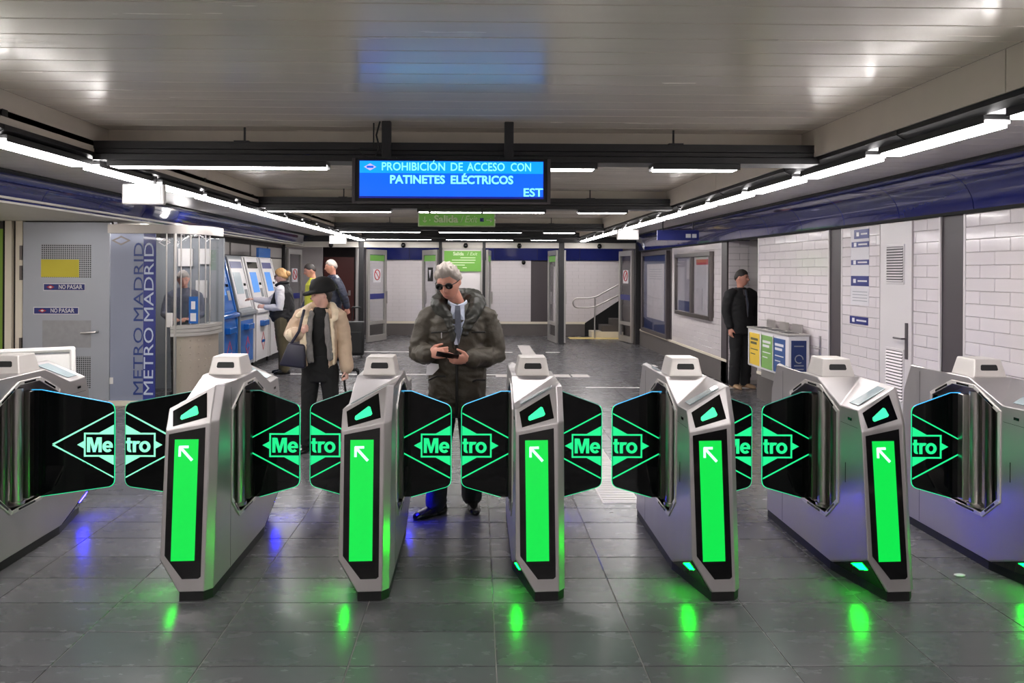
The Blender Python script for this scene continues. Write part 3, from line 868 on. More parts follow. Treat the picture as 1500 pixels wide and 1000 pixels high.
def rq(s, t):                                                         # point on the sloping reader plate
    return (LV * (1 - s) + RBk * s) * (1 - t) + (LF * (1 - s) + RF * s) * t
reader_me = MB().slab([rq(.14, .22) + NR * .001, rq(.86, .22) + NR * .001, rq(.86, .74) + NR * .001, rq(.14, .74) + NR * .001], NR, .004).mesh('reader_plate', 'reader_glass', bevel=0.001)
# corner cut with its floor light
NC = (A_ - LLb).cross(C_ - LLb).normalized()
if NC.z > 0: NC = -NC
def cq(a, b, c): return LLb * a + A_ * b + C_ * c
cover_me = MB().slab([cq(.97, .015, .015), cq(.03, .94, .03), cq(.03, .03, .94)], NC, .003).mesh('corner_cover', 'black_gloss')
corner_me = MB().slab([cq(.74, .18, .08), cq(.48, .44, .08), cq(.40, .32, .28), cq(.56, .14, .30)], NC, .005).mesh('corner_light', 'green_corner')
cornerb = MB().slab([cq(.74, .18, .08), cq(.48, .44, .08), cq(.40, .32, .28), cq(.56, .14, .30)], NC, .005).mesh('corner_light', 'blue_corner')

def bay_frame(s):
    cx = sum(p[0] for p in OCT) / 8; cz = sum(p[1] for p in OCT) / 8
    inn = OCT; out = []
    for (y, z) in OCT:
        d = Vector((y - cx, z - cz)); out.append((y + d.x / d.length * .030, min(z + d.y / d.length * .024, 1.05)))
    mb = MB()
    x0, x1 = s * .10, s * .137
    for i in range(8):
        j = (i + 1) % 8
        mb.add([(x0, *inn[i]), (x0, *inn[j]), (x0, *out[j]), (x0, *out[i]), (x1, *inn[i]), (x1, *inn[j]), (x1, *out[j]), (x1, *out[i])],
               [(0,1,2,3),(4,7,6,5),(0,4,5,1),(2,6,7,3),(1,5,6,2),(0,3,7,4)])
    return mb, inn, out
def bay_slots(s):
    _, inn, out = bay_frame(s)
    res = []
    for i in (0, 1, 2, 4, 5, 6):
        j = (i + 1) % 8
        a = Vector(inn[i]) * .55 + Vector(out[i]) * .45; b = Vector(inn[j]) * .55 + Vector(out[j]) * .45
        d = (b - a); n = Vector((-d.y, d.x)).normalized() * .006
        p, q = a + d * .22, b - d * .22
        res.append(MB().slab([(s * .1365, *(p + n)), (s * .1365, *(q + n)), (s * .1365, *(q - n)), (s * .1365, *(p - n))], (s, 0, 0), .0015).mesh('slot', 'black_gloss'))
    return res
slot_me = {s: bay_slots(s) for s in (-1, 1)}

def glyph(c):
    """bold sans letter, cap height .088, x height .066, drawn in the x-z plane"""
    mb = MB(); T = .019
    def stroke(pts, w=T):
        for p, q in zip(pts, pts[1:]):
            p = Vector(p); q = Vector(q); d = (q - p).normalized(); n = Vector((-d.y, d.x)) * w / 2; e = d * .0006
            mb.prism([(p - e + n)[:], (q + e + n)[:], (q + e - n)[:], (p - e - n)[:]], 'y', 0, .0022)
    def arc(cx, cz, rx, rz, a0, a1, w=T, n=18):
        P = []
        for i in range(n + 1):
            a = math.radians(a0 + (a1 - a0) * i / n)
            P.append((math.cos(a), math.sin(a)))
        for (c0, s0), (c1, s1) in zip(P, P[1:]):
            mb.prism([(cx + (rx - w) * c0, cz + (rz - w * .85) * s0), (cx + rx * c0, cz + rz * s0), (cx + rx * c1, cz + rz * s1), (cx + (rx - w) * c1, cz + (rz - w * .85) * s1)], 'y', 0, .0022)
    if c == 'M':
        stroke([(.0095, 0), (.0095, .088)]); stroke([(.0785, 0), (.0785, .088)])
        for sg in (0, 1):
            f = lambda x: .088 - x if sg else x
            mb.prism([(f(.010), .088), (f(.030), .088), (f(.0530), .0), (f(.0370), .0)], 'y', .0001, .0021)
    elif c == 'e':
        arc(.032, .033, .032, .034, 14, 318); stroke([(.012, .033), (.062, .033)], .013)
    elif c == 't':
        stroke([(.016, .086), (.016, .014)]); stroke([(0, .060), (.036, .060)], .014); arc(.027, .018, .0205, .018, 180, 285)
    elif c == 'r':
        stroke([(.0095, 0), (.0095, .066)]); arc(.030, .040, .030, .027, 60, 165)
    elif c == 'o':
        arc(.034, .033, .034, .034, 0, 360, n=28)
    return mb
def leaf(parent, s, L, half, letters, logo_m, gy=0.0, top_m='edge_cyan'):
    """black glass barrier leaf on side s (+1/-1) of the cabinet, half an emblem lit in it"""
    X = lambda w: s * (half - w)
    wf, wh = half - .13 - L, half - .125                              # free edge and hinge edge, measured from the lane middle
    zt0, zt1, zb0, zb1 = .972, .890, .335, .400
    def corner(w0, z0, sg):
        return [(w0, z0 - sg * .035), (w0 + .004, z0 - sg * .016), (w0 + .014, z0 - sg * .003), (w0 + .03, z0 + sg * .006)]
    top = corner(wf, zt1, 1); bot = corner(wf, zb1, -1)
    out = [(wh, zb0), (wh - .06, zb0)] + bot[::-1] + top + [(wh - .06, zt0), (wh, zt0)]
    y0 = gy
    lf = MB().prism([(X(w), z) for w, z in out], 'y', y0 - .006, y0 + .006).obj('barrier_leaf', 'leaf_glass', parent)
    MB().tube([(X(w), y0 - .002, z) for w, z in out[8:]] , .0042, 6, caps=False).obj('edge_light', top_m, lf)
    MB().tube([(X(w), y0 - .002, z) for w, z in out[1:9]], .0042, 6, caps=False).obj('edge_light', 'edge_green', lf)
    yf, yb = y0 - .0085, y0 - .006
    cz = .645
    def poly(name, pts, m=logo_m):
        return MB().prism([(X(w), cz + z) for w, z in pts], 'y', yf, yb).obj(name, m, lf)
    a, b, t = .405, .215, .0085
    wE = min(a - .004, half - .136)
    for sg in (1, -1):
        zf = lambda w: sg * b * (1 - w / a)
        if wE < a - .02:
            poly('emblem_line', [(wf + .004, zf(wf + .004) + t/2), (wE, zf(wE) + t/2), (wE, zf(wE) - t/2), (wf + .004, zf(wf + .004) - t/2)], 'logo_green')
        else:
            poly('emblem_line', [(wf + .004, zf(wf + .004) + t/2), (a, sg * t/2), (a - .014, -sg * 0), (wf + .004, zf(wf + .004) - t/2)], logo_m)
    da, db, rw, rh, ft = .255, .140, .214, .072, .0095
    w1 = wf + .003
    for sg in (1, -1):
        poly('emblem_diamond', [(w1, sg * rh), (w1, sg * db * (1 - w1 / da)), (da * (1 - rh / db), sg * rh)])
        poly('emblem_frame', [(w1, sg * rh), (rw, sg * rh), (rw, sg * (rh - ft)), (w1, sg * (rh - ft))])
    ht = db * (1 - rw / da)
    poly('emblem_diamond', [(rw, ht), (da, 0), (rw, -ht)])
    poly('emblem_frame', [(rw, rh - ft), (rw - ft, rh - ft), (rw - ft, -rh + ft), (rw, -rh + ft)])
    tw = .158 if letters == 'Me' else .150
    x0 = X(w1 + .002 + tw) if s > 0 else X(w1 + .002)
    for ch_, dx in (('M', 0.0), ('e', .092)) if letters == 'Me' else (('t', 0.0), ('r', .040), ('o', .078)):
        glyph(ch_).xform(Matrix.Translation((x0 + dx, yf, cz - .044))).obj('letter', logo_m, lf)
    return lf

XC = [-2.80, -1.49, -.5775, .335, 1.2475, 2.16, 3.0725]
GRP = 'ticket gates with paired narrow leaves'
for i, xc in enumerate(XC):
    if i == 0: lab, grp = 'steel ticket gate with a long black leaf beside the white folding stand', None
    elif i == 1: lab, grp = 'steel ticket gate with green screen, one long and one narrow leaf', None
    elif i == 6: lab, grp = 'steel ticket gate at the tiled-wall end of the row, single leaf', None
    else: lab, grp = ['steel ticket gate with green screen between the woman in a cap and the phone man',
                      'steel ticket gate with green screen between the phone man and the ribbed floor strip',
                      'steel ticket gate with green screen on the far side of the ribbed floor strip',
                      'steel ticket gate with green screen beside the end gate, recycling bins behind it'][i - 2], GRP
    g = thing('ticket_gate', lab, 'ticket gate', (xc, GY, 0), 0, grp)
    new_obj('body', body_me, g); new_obj('plinth', plinth_me, g)
    hd_ = new_obj('sensor_housing', head_me, g)
    new_obj('sensor_window', win_me, hd_); new_obj('sensor_window', winb_me, hd_)
    for turn in (0, PI):
        rz = (0, 0, turn)
        p1 = new_obj('indicator_panel', ind_panel, g, None, rz); new_obj('indicator_light', ind_light, p1)
        p2 = new_obj('screen_panel', scr_panel, g, None, rz); new_obj('screen', screen, p2); new_obj('arrow', arrow_me, p2)
        new_obj('reader_plate', reader_me, g, None, rz)
        p3 = new_obj('corner_cover', cover_me, g, None, rz)
        new_obj('corner_light', corner_me if turn == 0 else cornerb, p3)
        # small slots and panel seams on the flank below the reader
        MB().box(-.1325, -.130, -.535, -.495, .90, .915).obj('side_slot', 'black_gloss', g, None, rz)
        MB().box(-.1315, -.130, -.470, -.466, .55, .66).obj('side_slot', 'black_gloss', g, None, rz)
        MB().box(-.1306, -.1295, -.6, -.41, .872, .874).obj('seam', 'black_plastic', g, None, rz)
        MB().box(-.1306, -.1295, .395, .398, .06, 1.05).obj('seam', 'black_plastic', g, None, rz)
    for s in (-1, 1):
        mb, _, _ = bay_frame(s)
        fr = mb.obj('bay_frame', 'satin_frame', g, bevel=.002)
        for sm_ in slot_me[s]: new_obj('slot', sm_, fr)
        MB().prism([(y * .98, z) for y, z in OCT], 'x', s * .028, s * .032).obj('bay_back', 'steel', g)
        MB().tube([(s * .085, -.105, .305), (s * .085, -.105, .995)], .034, 20, caps=False).obj('hinge_post', 'steel', g, smooth=True)
        MB().tube([(s * .085, -.105, .31), (s * .085, -.105, .33)], .044, 20, caps=False).obj('post_collar', 'steel', g, smooth=True)
        MB().tube([(s * .06, -.20, .32), (s * .06, -.20, .98)], .028, 16, caps=False).obj('hinge_post', 'steel_dark', g, smooth=True)
        MB().tube([(s * .05, -.27, .32), (s * .05, -.27, .97)], .022, 16, caps=False).obj('hinge_post', 'steel_dark', g, smooth=True)
        if i == 0 and s < 0 or i == 6 and s > 0: continue
        j = i + s
        half = abs(XC[j] - xc) / 2
        L = half - .13 - .033
        MB().box(s * .088, s * .142, -.075, .005, .335, .972).obj('leaf_clamp', 'steel_dark' if i != 6 else 'steel', g, bevel=.004)
        leaf(g, s, L, half, 'Me' if s > 0 else 'tro', 'logo_mint' if half > .5 else 'logo_green', -.02, 'edge_cyan' if (i, s) in ((0, 1), (2, 1), (3, -1), (6, -1), (4, -1)) else 'edge_teal')
# ================================================================== SIGNS AND DISPLAY
d = thing('message_display', 'wide black hanging display with bright blue screen and white capitals', 'display', (-0.17, 4.98, 0))
MB().box(-0.635, 0.635, 0, 0.11, 2.146, 2.432).obj('casing', 'black_plastic', d, bevel=0.006)
MB().box(-0.645, 0.645, -0.012, 0.0, 2.138, 2.150).box(-0.645, -0.625, -0.012, 0, 2.15, 2.43).box(0.625, 0.645, -0.012, 0, 2.15, 2.43).obj('bezel', 'dark_panel', d)
sc_ = MB().box(-0.600, 0.600, -0.006, 0, 2.172, 2.416).obj('screen', 'disp_navy', d)
MB().box(-0.596, 0.596, -0.008, -0.006, 2.334, 2.412).obj('screen_band', 'disp_cyan', sc_)
MB().box(-0.596, 0.596, -0.008, -0.006, 2.184, 2.334).obj('screen_band', 'disp_blue', sc_)
for w_, x_, wd_ in (('PROHIBICIÓN', -0.247, 0.410), ('DE', 0.033, 0.078), ('ACCESO', 0.225, 0.245), ('CON', 0.452, 0.132)):
    text('lettering', w_, 0.074, 'disp_text', sc_, (x_, -0.0085, 2.374), extrude=.0005, bold=.0006, width=wd_)
text('lettering', 'PATINETES', 0.074, 'disp_text', sc_, (-0.222, -0.0085, 2.290), extrude=.0005, bold=.0020, width=0.356)
text('lettering', 'ELÉCTRICOS', 0.074, 'disp_text', sc_, (0.197, -0.0085, 2.290), extrude=.0005, bold=.0020, width=0.406)
text('lettering', 'EST', 0.074, 'disp_text', sc_, (0.530, -0.0085, 2.210), extrude=.0005, bold=.0012, width=0.125)
MB().prism([(-0.568, 2.373), (-0.528, 2.396), (-0.488, 2.373), (-0.528, 2.350)], 'y', -0.0105, -0.008).obj('emblem', 'disp_pink', sc_)
MB().box(-0.550, -0.506, -0.012, -0.0105, 2.366, 2.380).obj('emblem', 'disp_blue', sc_)
for x in (-0.43, 0.375):
    MB().box(x - 0.03, x + 0.03, 0.03, 0.08, 2.43, ZC).obj('hanger', 'black_steel', d, bevel=0.004)
    MB().box(x - 0.07, x + 0.07, 0.01, 0.10, 2.432, 2.44).obj('hanger_foot', 'black_steel', d)
MB().tube([(-0.47, 0.02, 2.67), (-0.49, 0.0, 2.58), (-0.47, 0.0, 2.50), (-0.50, 0.02, 2.44)], 0.006, 6).obj('cable', 'black_plastic', d)
MB().tube([(-0.51, 0.02, 2.66), (-0.51, 0.02, 2.50), (-0.60, 0.02, 2.50), (-0.60, 0.02, 2.47), (-0.55, 0.02, 2.44)], 0.005, 6).obj('cable', 'black_plastic', d)

e = thing('exit_sign', 'long green hanging exit sign with arrows at both ends', 'sign', (-0.245, 9.02, 0))
MB().box(-0.455, 0.455, 0, 0.05, 2.222, 2.383).obj('frame', 'sign_edge', e, bevel=0.004)
MB().box(-0.44, 0.44, -0.004, 0.0, 2.236, 2.372).obj('face', 'sign_green', e)
text('lettering', 'Salida', 0.115, 'sign_text', e, (-0.125, -0.006, 2.308), bold=.0035, width=0.285)
text('lettering', '/', 0.115, 'sign_text', e, (0.06, -0.006, 2.308), shear=0.1)
text('lettering', 'Exit', 0.115, 'sign_text', e, (0.165, -0.006, 2.308), shear=0.28, width=0.15)
def arr(parent, cx, cz, ang, s):
    def bar(p, q, w):
        p = Vector(p); q = Vector(q); dd = (q - p).normalized(); n = Vector((-dd.y, dd.x)) * w / 2
        return [p + n, q + n, q - n, p - n]
    mb = MB(); R_ = Matrix.Rotation(ang, 2)
    for b_ in (bar((-1, 0), (1, 0), .28), bar((1.1, -.1), (.35, .65), .28), bar((1.1, .1), (.35, -.65), .28)):
        mb.prism([(cx + (R_ @ p).x * s, cz + (R_ @ p).y * s) for p in b_], 'y', -0.008, -0.004)
    return mb.obj('arrow', 'sign_text', parent)
arr(e, -0.375, 2.305, -PI / 2, 0.034); arr(e, 0.385, 2.300, 0, 0.034)
MB().prism([(-0.32, 2.285), (-0.305, 2.298), (-0.32, 2.31)], 'y', -0.008, -0.004).obj('pictogram', 'sign_text', e)
MB().box(0.275, 0.32, -0.008, -0.004, 2.282, 2.326).obj('pictogram', 'sign_blue', e)
for x in (-0.32, 0.30): MB().box(x - 0.012, x + 0.012, 0.015, 0.035, 2.383, 2.6).obj('hanger', 'black_steel', e)

for (x, y, z, w, lab) in ((-2.66, 6.1, 2.298, 0.33, 'white emergency light box under the beam beside the booth side tubes'),
                          (2.43, 12.3, 2.298, 0.35, 'white emergency light box at the end of the tube row over the noticeboard'),
                          (-2.66, 14.6, 2.285, 0.33, 'small white emergency light box above the men near the glass doors')):
    t = thing('emergency_light', lab, 'light', (x, y, z))
    MB().box(-w/2, w/2, 0, 0.06, -0.08, 0.08).obj('housing', 'white_plastic', t, bevel=0.008)
    MB().box(-w/2 + 0.02, w/2 - 0.02, -0.006, 0.0, -0.065, 0.068).obj('diffuser', 'emergency', t, bevel=0.002)
    MB().box(w/2 - 0.055, w/2 - 0.035, -0.009, -0.006, -0.02, 0.0).obj('test_button', 'arrow_white', t)
    for bx in (-.085, .085): MB().box(bx - .012, bx + .012, 0.02, 0.04, 0.08, 2.445 - z).obj('bracket', 'black_steel', t)

s = thing('station_sign', 'small dark blue sign under the blue fascia before the glass doors', 'sign', (3.16, 12.0, 0))
MB().box(-0.33, 0.33, 0, 0.03, 2.20, 2.36).obj('plate', 'sign_blue', s, bevel=0.004)
MB().box(0.12, 0.20, -0.003, 0, 2.24, 2.30).obj('print_line', 'sign_white', s); MB().box(0.22, 0.29, -0.003, 0, 2.24, 2.30).obj('print_line', 'sign_white', s)
MB().box(-0.25, -0.23, 0.01, 0.02, 2.36, 2.5).obj('hanger', 'black_steel', s); MB().box(0.23, 0.25, 0.01, 0.02, 2.36, 2.49).obj('hanger', 'black_steel', s)

# ================================================================== TILED WALL FITTINGS
sd = new_obj('door_1', None, None, (XR_W - 0.012, 6.9, 0)); sd['kind'] = 'structure'
MB().box(-0.012, 0.012, -0.27, 0.27, 0.02, 2.16).obj('leaf', 'white_paint', sd, bevel=0.003)
MB().box(-0.016, 0.0, -0.272, -0.262, 0.02, 2.16).box(-0.016, 0.0, 0.262, 0.272, 0.02, 2.16).obj('frame', 'tile_grout', sd)
for (z0, z1, n) in ((1.62, 1.94, 13), (0.55, 1.0, 16)):
    MB().box(-0.02, -0.01, -0.15, 0.15, z0 - 0.02, z1 + 0.02).obj('vent_frame', 'white_paint', sd, bevel=0.002)
    mb = MB(); mg = MB(); h = (z1 - z0) / n
    for k in range(n):
        zz = z0 + k * h
        mb.prism([(-0.030, zz + h * .15), (-0.020, zz + h * .75), (-0.017, zz + h * .75), (-0.026, zz + h * .15)], 'y', -0.135, 0.135)
    mb.obj('louvre', 'white_paint', sd)
    MB().box(-0.0205, -0.02, -0.135, 0.135, z0, z1).obj('vent_back', 'dark_panel', sd)
def lever(parent, y, z, m='dark_panel'):
    MB().box(-0.022, -0.012, y - 0.02, y + 0.02, z - 0.16, z + 0.16).obj('handle_plate', m, parent, bevel=0.003)
    MB().tube([(-0.02, y, z + 0.02), (-0.06, y, z + 0.02), (-0.06, y + 0.13, z + 0.02)], 0.008, 8).obj('handle', m, parent)
lever(sd, -0.19, 1.10)
hdl = new_obj('door_handle', None, None, (XR_W - 0.006, 8.42, 0)); tag(hdl, 'steel lever handle on the hidden tiled door beside the recycling bins', 'handle')
lever(hdl, 0, 0.84, 'steel')

nb = thing('notice_strip', 'column of blue notices and printed sheets beside the louvred door', 'notices', (XR_W - 0.016, 7.55, 0))
MB().box(-0.003, 0.0, -0.17, 0.19, 1.38, 2.14).obj('sheet', 'paper', nb)
for (z0, z1, a, b) in ((2.04, 2.13, -.17, .12), (1.955, 2.01, -.17, .17), (1.78, 1.83, -.17, .18), (1.57, 1.67, -.17, .18), (1.19, 1.265, -.16, .2)):
    q = MB().box(-0.006, -0.003, a, b, z0, z1).obj('notice', 'sign_blue', nb)
    MB().box(-0.0075, -0.006, a + .03, b - .14, (z0 + z1) / 2 - .008, (z0 + z1) / 2 + .008).obj('print_line', 'paper', q)
    MB().box(-0.0075, -0.006, b - .10, b - .05, (z0 + z1) / 2 - .02, (z0 + z1) / 2 + .02).obj('print_line', 'sign_white', q)
for k in range(4): MB().box(-0.0045, -0.003, -.14, .15, 1.42 + k * .03, 1.426 + k * .03).obj('print_line', 'machine_grey', nb)

bd = thing('noticeboard', 'two-panel grey framed noticeboard on the white tiles', 'noticeboard', (XR_W - 0.03, 13.375, 1.475))
for (y0, y1, z0, z1) in ((-1.1, 1.1, -.56, -.49), (-1.1, 1.1, .49, .56), (-1.1, -1.03, -.49, .49), (1.03, 1.1, -.49, .49), (-.06, .06, -.49, .49)):
    MB().box(-0.05, 0.03, y0, y1, z0, z1).obj('frame', 'steel_dark', bd, bevel=.004)
MB().box(0.0, 0.02, -1.05, -.04, -.5, .5).obj('poster', 'poster_c', bd); MB().box(0.0, 0.02, .04, 1.05, -.5, .5).obj('poster', 'poster_b', bd)
MB().box(-0.006, 0.0, -.55, -.2, -.42, -.05).obj('poster', 'poster_a', bd); MB().box(-0.006, 0.0, .15, .4, .1, .45).obj('poster', 'poster_a', bd)
MB().box(-0.006, 0.0, .1, .95, -.48, -.3).obj('poster', 'bin_navy', bd); MB().box(-0.006, 0, -.9, -.2, .35, .44).obj('poster', 'red', bd)
MB().box(-0.035, -0.031, -1.05, 1.05, -.5, .5).obj('pane', 'glass', bd)

ap = thing('advert_case', 'tall framed poster case with a pale advert by the glass doors', 'poster', (XR_W - 0.03, 16.25, 1.25))
for (y0, y1, z0, z1) in ((-1.15, 1.15, -.88, -.80), (-1.15, 1.15, .80, .88), (-1.15, -1.05, -.8, .8), (1.05, 1.15, -.8, .8)):
    MB().box(-0.05, 0.03, y0, y1, z0, z1).obj('frame', 'dark_panel', ap, bevel=.004)
MB().box(0, .02, -1.08, 1.08, -.82, .82).obj('poster', 'bin_navy', ap)
MB().box(-.004, 0, -.8, .75, -.55, .62).obj('poster', 'poster_a', ap)
for k in range(5): MB().box(-.006, -.004, -.6, .5, .3 + k * .05, .31 + k * .05).obj('print_line', 'machine_grey', ap)
MB().box(-0.035, -0.031, -1.06, 1.06, -.81, .81).obj('pane', 'glass', ap)

# recycling station
rb = thing('recycling_bins', 'grey recycling station with yellow, green and blue panels on the tiled wall', 'bins', (3.53, 9.27, 0))
MB().box(0, 0.24, -0.65, 0.65, 0.50, 0.985).obj('case', 'machine_white', rb, bevel=.008)
MB().box(-0.012, 0.25, -0.665, 0.665, 0.978, 1.0).obj('lid', 'aluminium', rb, bevel=.004)
for k, (y0, m_) in enumerate(((-0.56, 'bin_blue'), (-0.17, 'bin_green'), (0.24, 'bin_yellow'))):
    q = MB().box(-0.006, 0, y0, y0 + 0.33, 0.53, 0.93).obj('colour_panel', m_, rb)
    for (a, b, z, t) in ((.04, .29, .84, .03), (.04, .25, .79, .03), (.04, .29, .72, .012), (.04, .2, .66, .012)):
        MB().box(-0.0075, -0.006, y0 + .33 - b, y0 + .33 - a, z, z + t).obj('print_line', 'sign_white' if k < 2 else 'grey_print', q)
    MB().box(0.0, 0.012, y0 + .345, y0 + .365, 0.52, 0.96).obj('divider', 'aluminium', rb)
    MB().box(0.20, 0.215, y0 + 0.03, y0 + 0.30, 0.99, 1.10).obj('flap', 'steel', rb, bevel=.003)
    MB().box(0.04, 0.17, y0 + 0.03, y0 + 0.30, 1.0, 1.004).obj('slot', 'black_plastic', rb)
q = MB().box(0.03, 0.20, -0.658, -0.65, 0.54, 0.93).obj('colour_panel', 'bin_navy', rb)
MB().tube([(0.115 + .045 * math.cos(a * PI / 6), -.66, .72 + .045 * math.sin(a * PI / 6)) for a in range(11)], .006, 6).obj('pictogram', 'machine_grey', q)
for z in (.86, .64, .60): MB().box(.06, .17, -.660, -.658, z, z + .012).obj('print_line', 'machine_grey', q)
MB().box(0.10, 0.245, -0.45, 0.45, 0.375, 0.50).obj('bracket', 'aluminium', rb)

# ================================================================== BOOTH SIDE
# staff door with perforated vents
sdo = new_obj('door_2', None, None, (-5.13, 9.6, 0)); sdo['kind'] = 'structure'
MB().box(-0.54, 0.54, 0, 0.05, 0.03, 2.285).obj('leaf', 'door_metal', sdo, bevel=.004)
v1 = MB().box(0, .62, -.002, 0, 0, .42).obj('vent', 'perforated', sdo, (-.31, 0, 1.59))
v2 = MB().box(0, .62, -.002, 0, 0, .40).obj('vent', 'perforated', sdo, (-.31, 0, .21))
MB().box(-.31, .16, -.005, -.002, 1.60, 1.82).obj('yellow_sheet', 'yellow', sdo)
for (x, z, w_) in ((-.02, 1.475, .52), (-.12, 1.18, .56)):
    pl = MB().box(x - w_/2, x + w_/2, -.006, 0, z - .045, z + .045).obj('sign_plate', 'sign_white', sdo)
    MB().box(x - w_/2 + .008, x + w_/2 - .008, -.008, -.006, z - .037, z + .037).obj('sign_face', 'sign_blue', pl)
    text('lettering', 'NO', .075, 'sign_white', pl, (x - .025, -.009, z), width=.085, bold=.001)
    text('lettering', 'PASAR', .075, 'sign_white', pl, (x + .13, -.009, z), width=.19, bold=.001)
    MB().prism([(x - .22, z), (x - .17, z + .025), (x - .12, z), (x - .17, z - .025)], 'y', -.010, -.008).obj('emblem', 'red', pl)
    MB().prism([(x - .195, z), (x - .17, z + .012), (x - .145, z), (x - .17, z - .012)], 'y', -.011, -.010).obj('emblem', 'sign_white', pl)
MB().box(-.29, .31, -.004, 0, .72, 1.06).obj('repair_plate', 'door_patch', sdo)
MB().tube([(.40, -.01, .92), (.40, -.06, .92), (.22, -.065, .905)], .012, 8).obj('handle', 'steel_polish', sdo, smooth=True)
for z in (1.9, 1.65, .75): MB().box(-.575, -.545, -.012, .03, z - .09, z + .09).obj('hinge', 'steel_dark', sdo)
fr2 = struct('door_3', MB().box(-5.76, -5.675, 9.6, 9.66, 0, 2.30).box(-5.88, -5.80, 9.58, 9.66, 0, 2.30), 'cream_trim')
MB().box(-5.80, -5.76, 9.64, 9.70, 0, 2.3).box(-5.93, -5.88, 9.62, 9.70, 0, 2.3).obj('gap', 'void', fr2)
MB().box(-6.4, -5.93, 9.64, 9.68, 0.2, 2.2).obj('pane', 'green_glass', fr2)
struct('wall_booth', MB().box(-6.4, -4.59, 9.70, 9.8, 0, 2.30), 'dark_panel')

bo = thing('ticket_booth', 'curved glass ticket booth with steel band and blue lettered front', 'booth', (0, 0, 0))
def path(n=12, grow=0.0, y_end=10.40):
    pts = [(-4.59, 9.6 - grow), (-3.95, 9.6 - grow)]
    for k in range(1, n + 1):
        a = -PI / 2 + (PI / 2) * k / n
        pts.append((-3.95 + (.45 + grow) * math.cos(a), 10.05 + (.45 + grow) * math.sin(a)))
    pts.append((-3.5 + grow, y_end)); return pts
def strip(p0, p1, z0, z1):
    """solid between two plan paths"""
    n = len(p0); vs = []
    for z in (z0, z1):
        vs += [(x, y, z) for x, y in p0]; 
        vs += [(x, y, z) for x, y in p1]
    fs = []
    for i in range(n - 1):
        fs += [(i, i+1, 2*n + i+1, 2*n + i), (n+i, 3*n+i, 3*n+i+1, n+i+1), (2*n+i, 2*n+i+1, 3*n+i+1, 3*n+i), (i, n+i, n+i+1, i+1)]
    fs += [(0, 2*n, 3*n, n), (n-1, 2*n-1, 4*n-1, 3*n-1)]
    return MB().add(vs, fs)
strip(path(grow=.06), path(grow=-.02), 2.150, 2.258).obj('top_band', 'band_steel', bo, smooth=True)
strip(path(grow=.0), path(grow=-.3), 2.24, 2.256).obj('roof_edge', 'steel_dark', bo)
strip(path(grow=.03), path(grow=-.03), 0, .06).obj('plinth', 'cream_trim', bo)
cur = path()[3:]; curi = path(grow=-.012)[3:]
strip(cur, curi, 1.0, 2.157).obj('curved_pane', 'glass', bo, smooth=True)
strip(path(grow=.0)[4:], path(grow=-.02)[4:], .06, .86).obj('cladding', 'booth_steel', bo, smooth=True)
for k in range(3):
    strip(path(grow=.05)[3:], path(grow=-.12)[3:], .862 + k * .047, .862 + k * .047 + .042).obj('counter_rib', 'aluminium', bo, smooth=True)
rv = MB()
for i in range(5, 14, 2):
    x, y = path(grow=.004)[i]
    for k in range(9): rv.ball((x, y, .12 + k * .085), .008, 6, 4)
o = rv.obj('rivets', 'booth_steel', bo, smooth=True); o['kind'] = 'stuff'
MB().box(-4.58, -4.17, 9.60, 9.615, .06, 2.157).obj('front_panel', 'booth_panel', bo)
MB().box(-4.17, -4.02, 9.60, 9.615, .06, 2.157).obj('front_panel', 'booth_blue', bo)
MB().box(-4.02, -3.80, 9.605, 9.615, .06, 2.157).obj('door_pane', 'glass', bo)
Rv = Matrix.Rotation(-PI / 2, 4, 'Y')
for m_, x_ in (('booth_text', -4.225), ('booth_text_reflection', -4.095)):  # pale copy paints the reflection of the dark lettering
    text('lettering', 'METRO', .17, m_, bo, (x_, 9.598, .55), mat_rot=Rv, width=.84)
    text('lettering', 'MADRID', .17, m_, bo, (x_, 9.598, 1.54), mat_rot=Rv, width=.98)
def rhombus(parent, cx, cz, a, b, t, y, m, ax='y', sgn=1):
    mb = MB()
    P = [(cx - a, cz), (cx, cz + b), (cx + a, cz), (cx, cz - b)]
    Q = [(cx - a + t * 1.9, cz), (cx, cz + b - t * 1.1), (cx + a - t * 1.9, cz), (cx, cz - b + t * 1.1)]
    for i in range(4):
        j = (i + 1) % 4
        mb.prism([P[i], P[j], Q[j], Q[i]], ax, y, y + .003 * sgn)
    return mb.obj('emblem', m, parent)
rhombus(bo, -4.45, 2.06, .12, .06, .02, 9.596, 'steel_dark')
rhombus(bo, -3.91, 2.04, .08, .05, .012, 9.600, 'sign_white')
for (x, y, r) in ((-3.875, 9.58, .010), (-3.775, 9.60, .020)):
    MB().tube([(x, y, .06), (x, y, 2.157)], r, 10, caps=False).obj('mullion', 'steel_polish', bo, smooth=True)
for i in (5, 7, 9, 11, 13):
    x, y = path()[i]
    MB().tube([(x, y, 1.0), (x, y, 2.157)], .009, 8, caps=False).obj('mullion', 'steel_polish', bo, smooth=True)
MB().box(-3.87, -3.80, 9.57, 9.60, .98, 1.16).obj('lock_case', 'white_plastic', bo, bevel=.004)
MB().box(-4.58, -4.54, 9.585, 9.60, .27, .35).obj('switch_plate', 'white_plastic', bo)
lf_ = MB().box(-3.64, -3.53, 9.70, 9.715, 1.02, 1.36).obj('leaflet', 'machine_blue', bo)
MB().box(-3.61, -3.56, 9.695, 9.70, 1.2, 1.30).obj('leaflet_print', 'sign_white', lf_); MB().box(-3.62, -3.55, 9.695, 9.70, 1.05, 1.15).obj('leaflet_print', 'sign_white', lf_)
MB().box(-4.58, -3.62, 10.95, 11.0, 0, 2.15).obj('back_wall', 'machine_grey', bo)
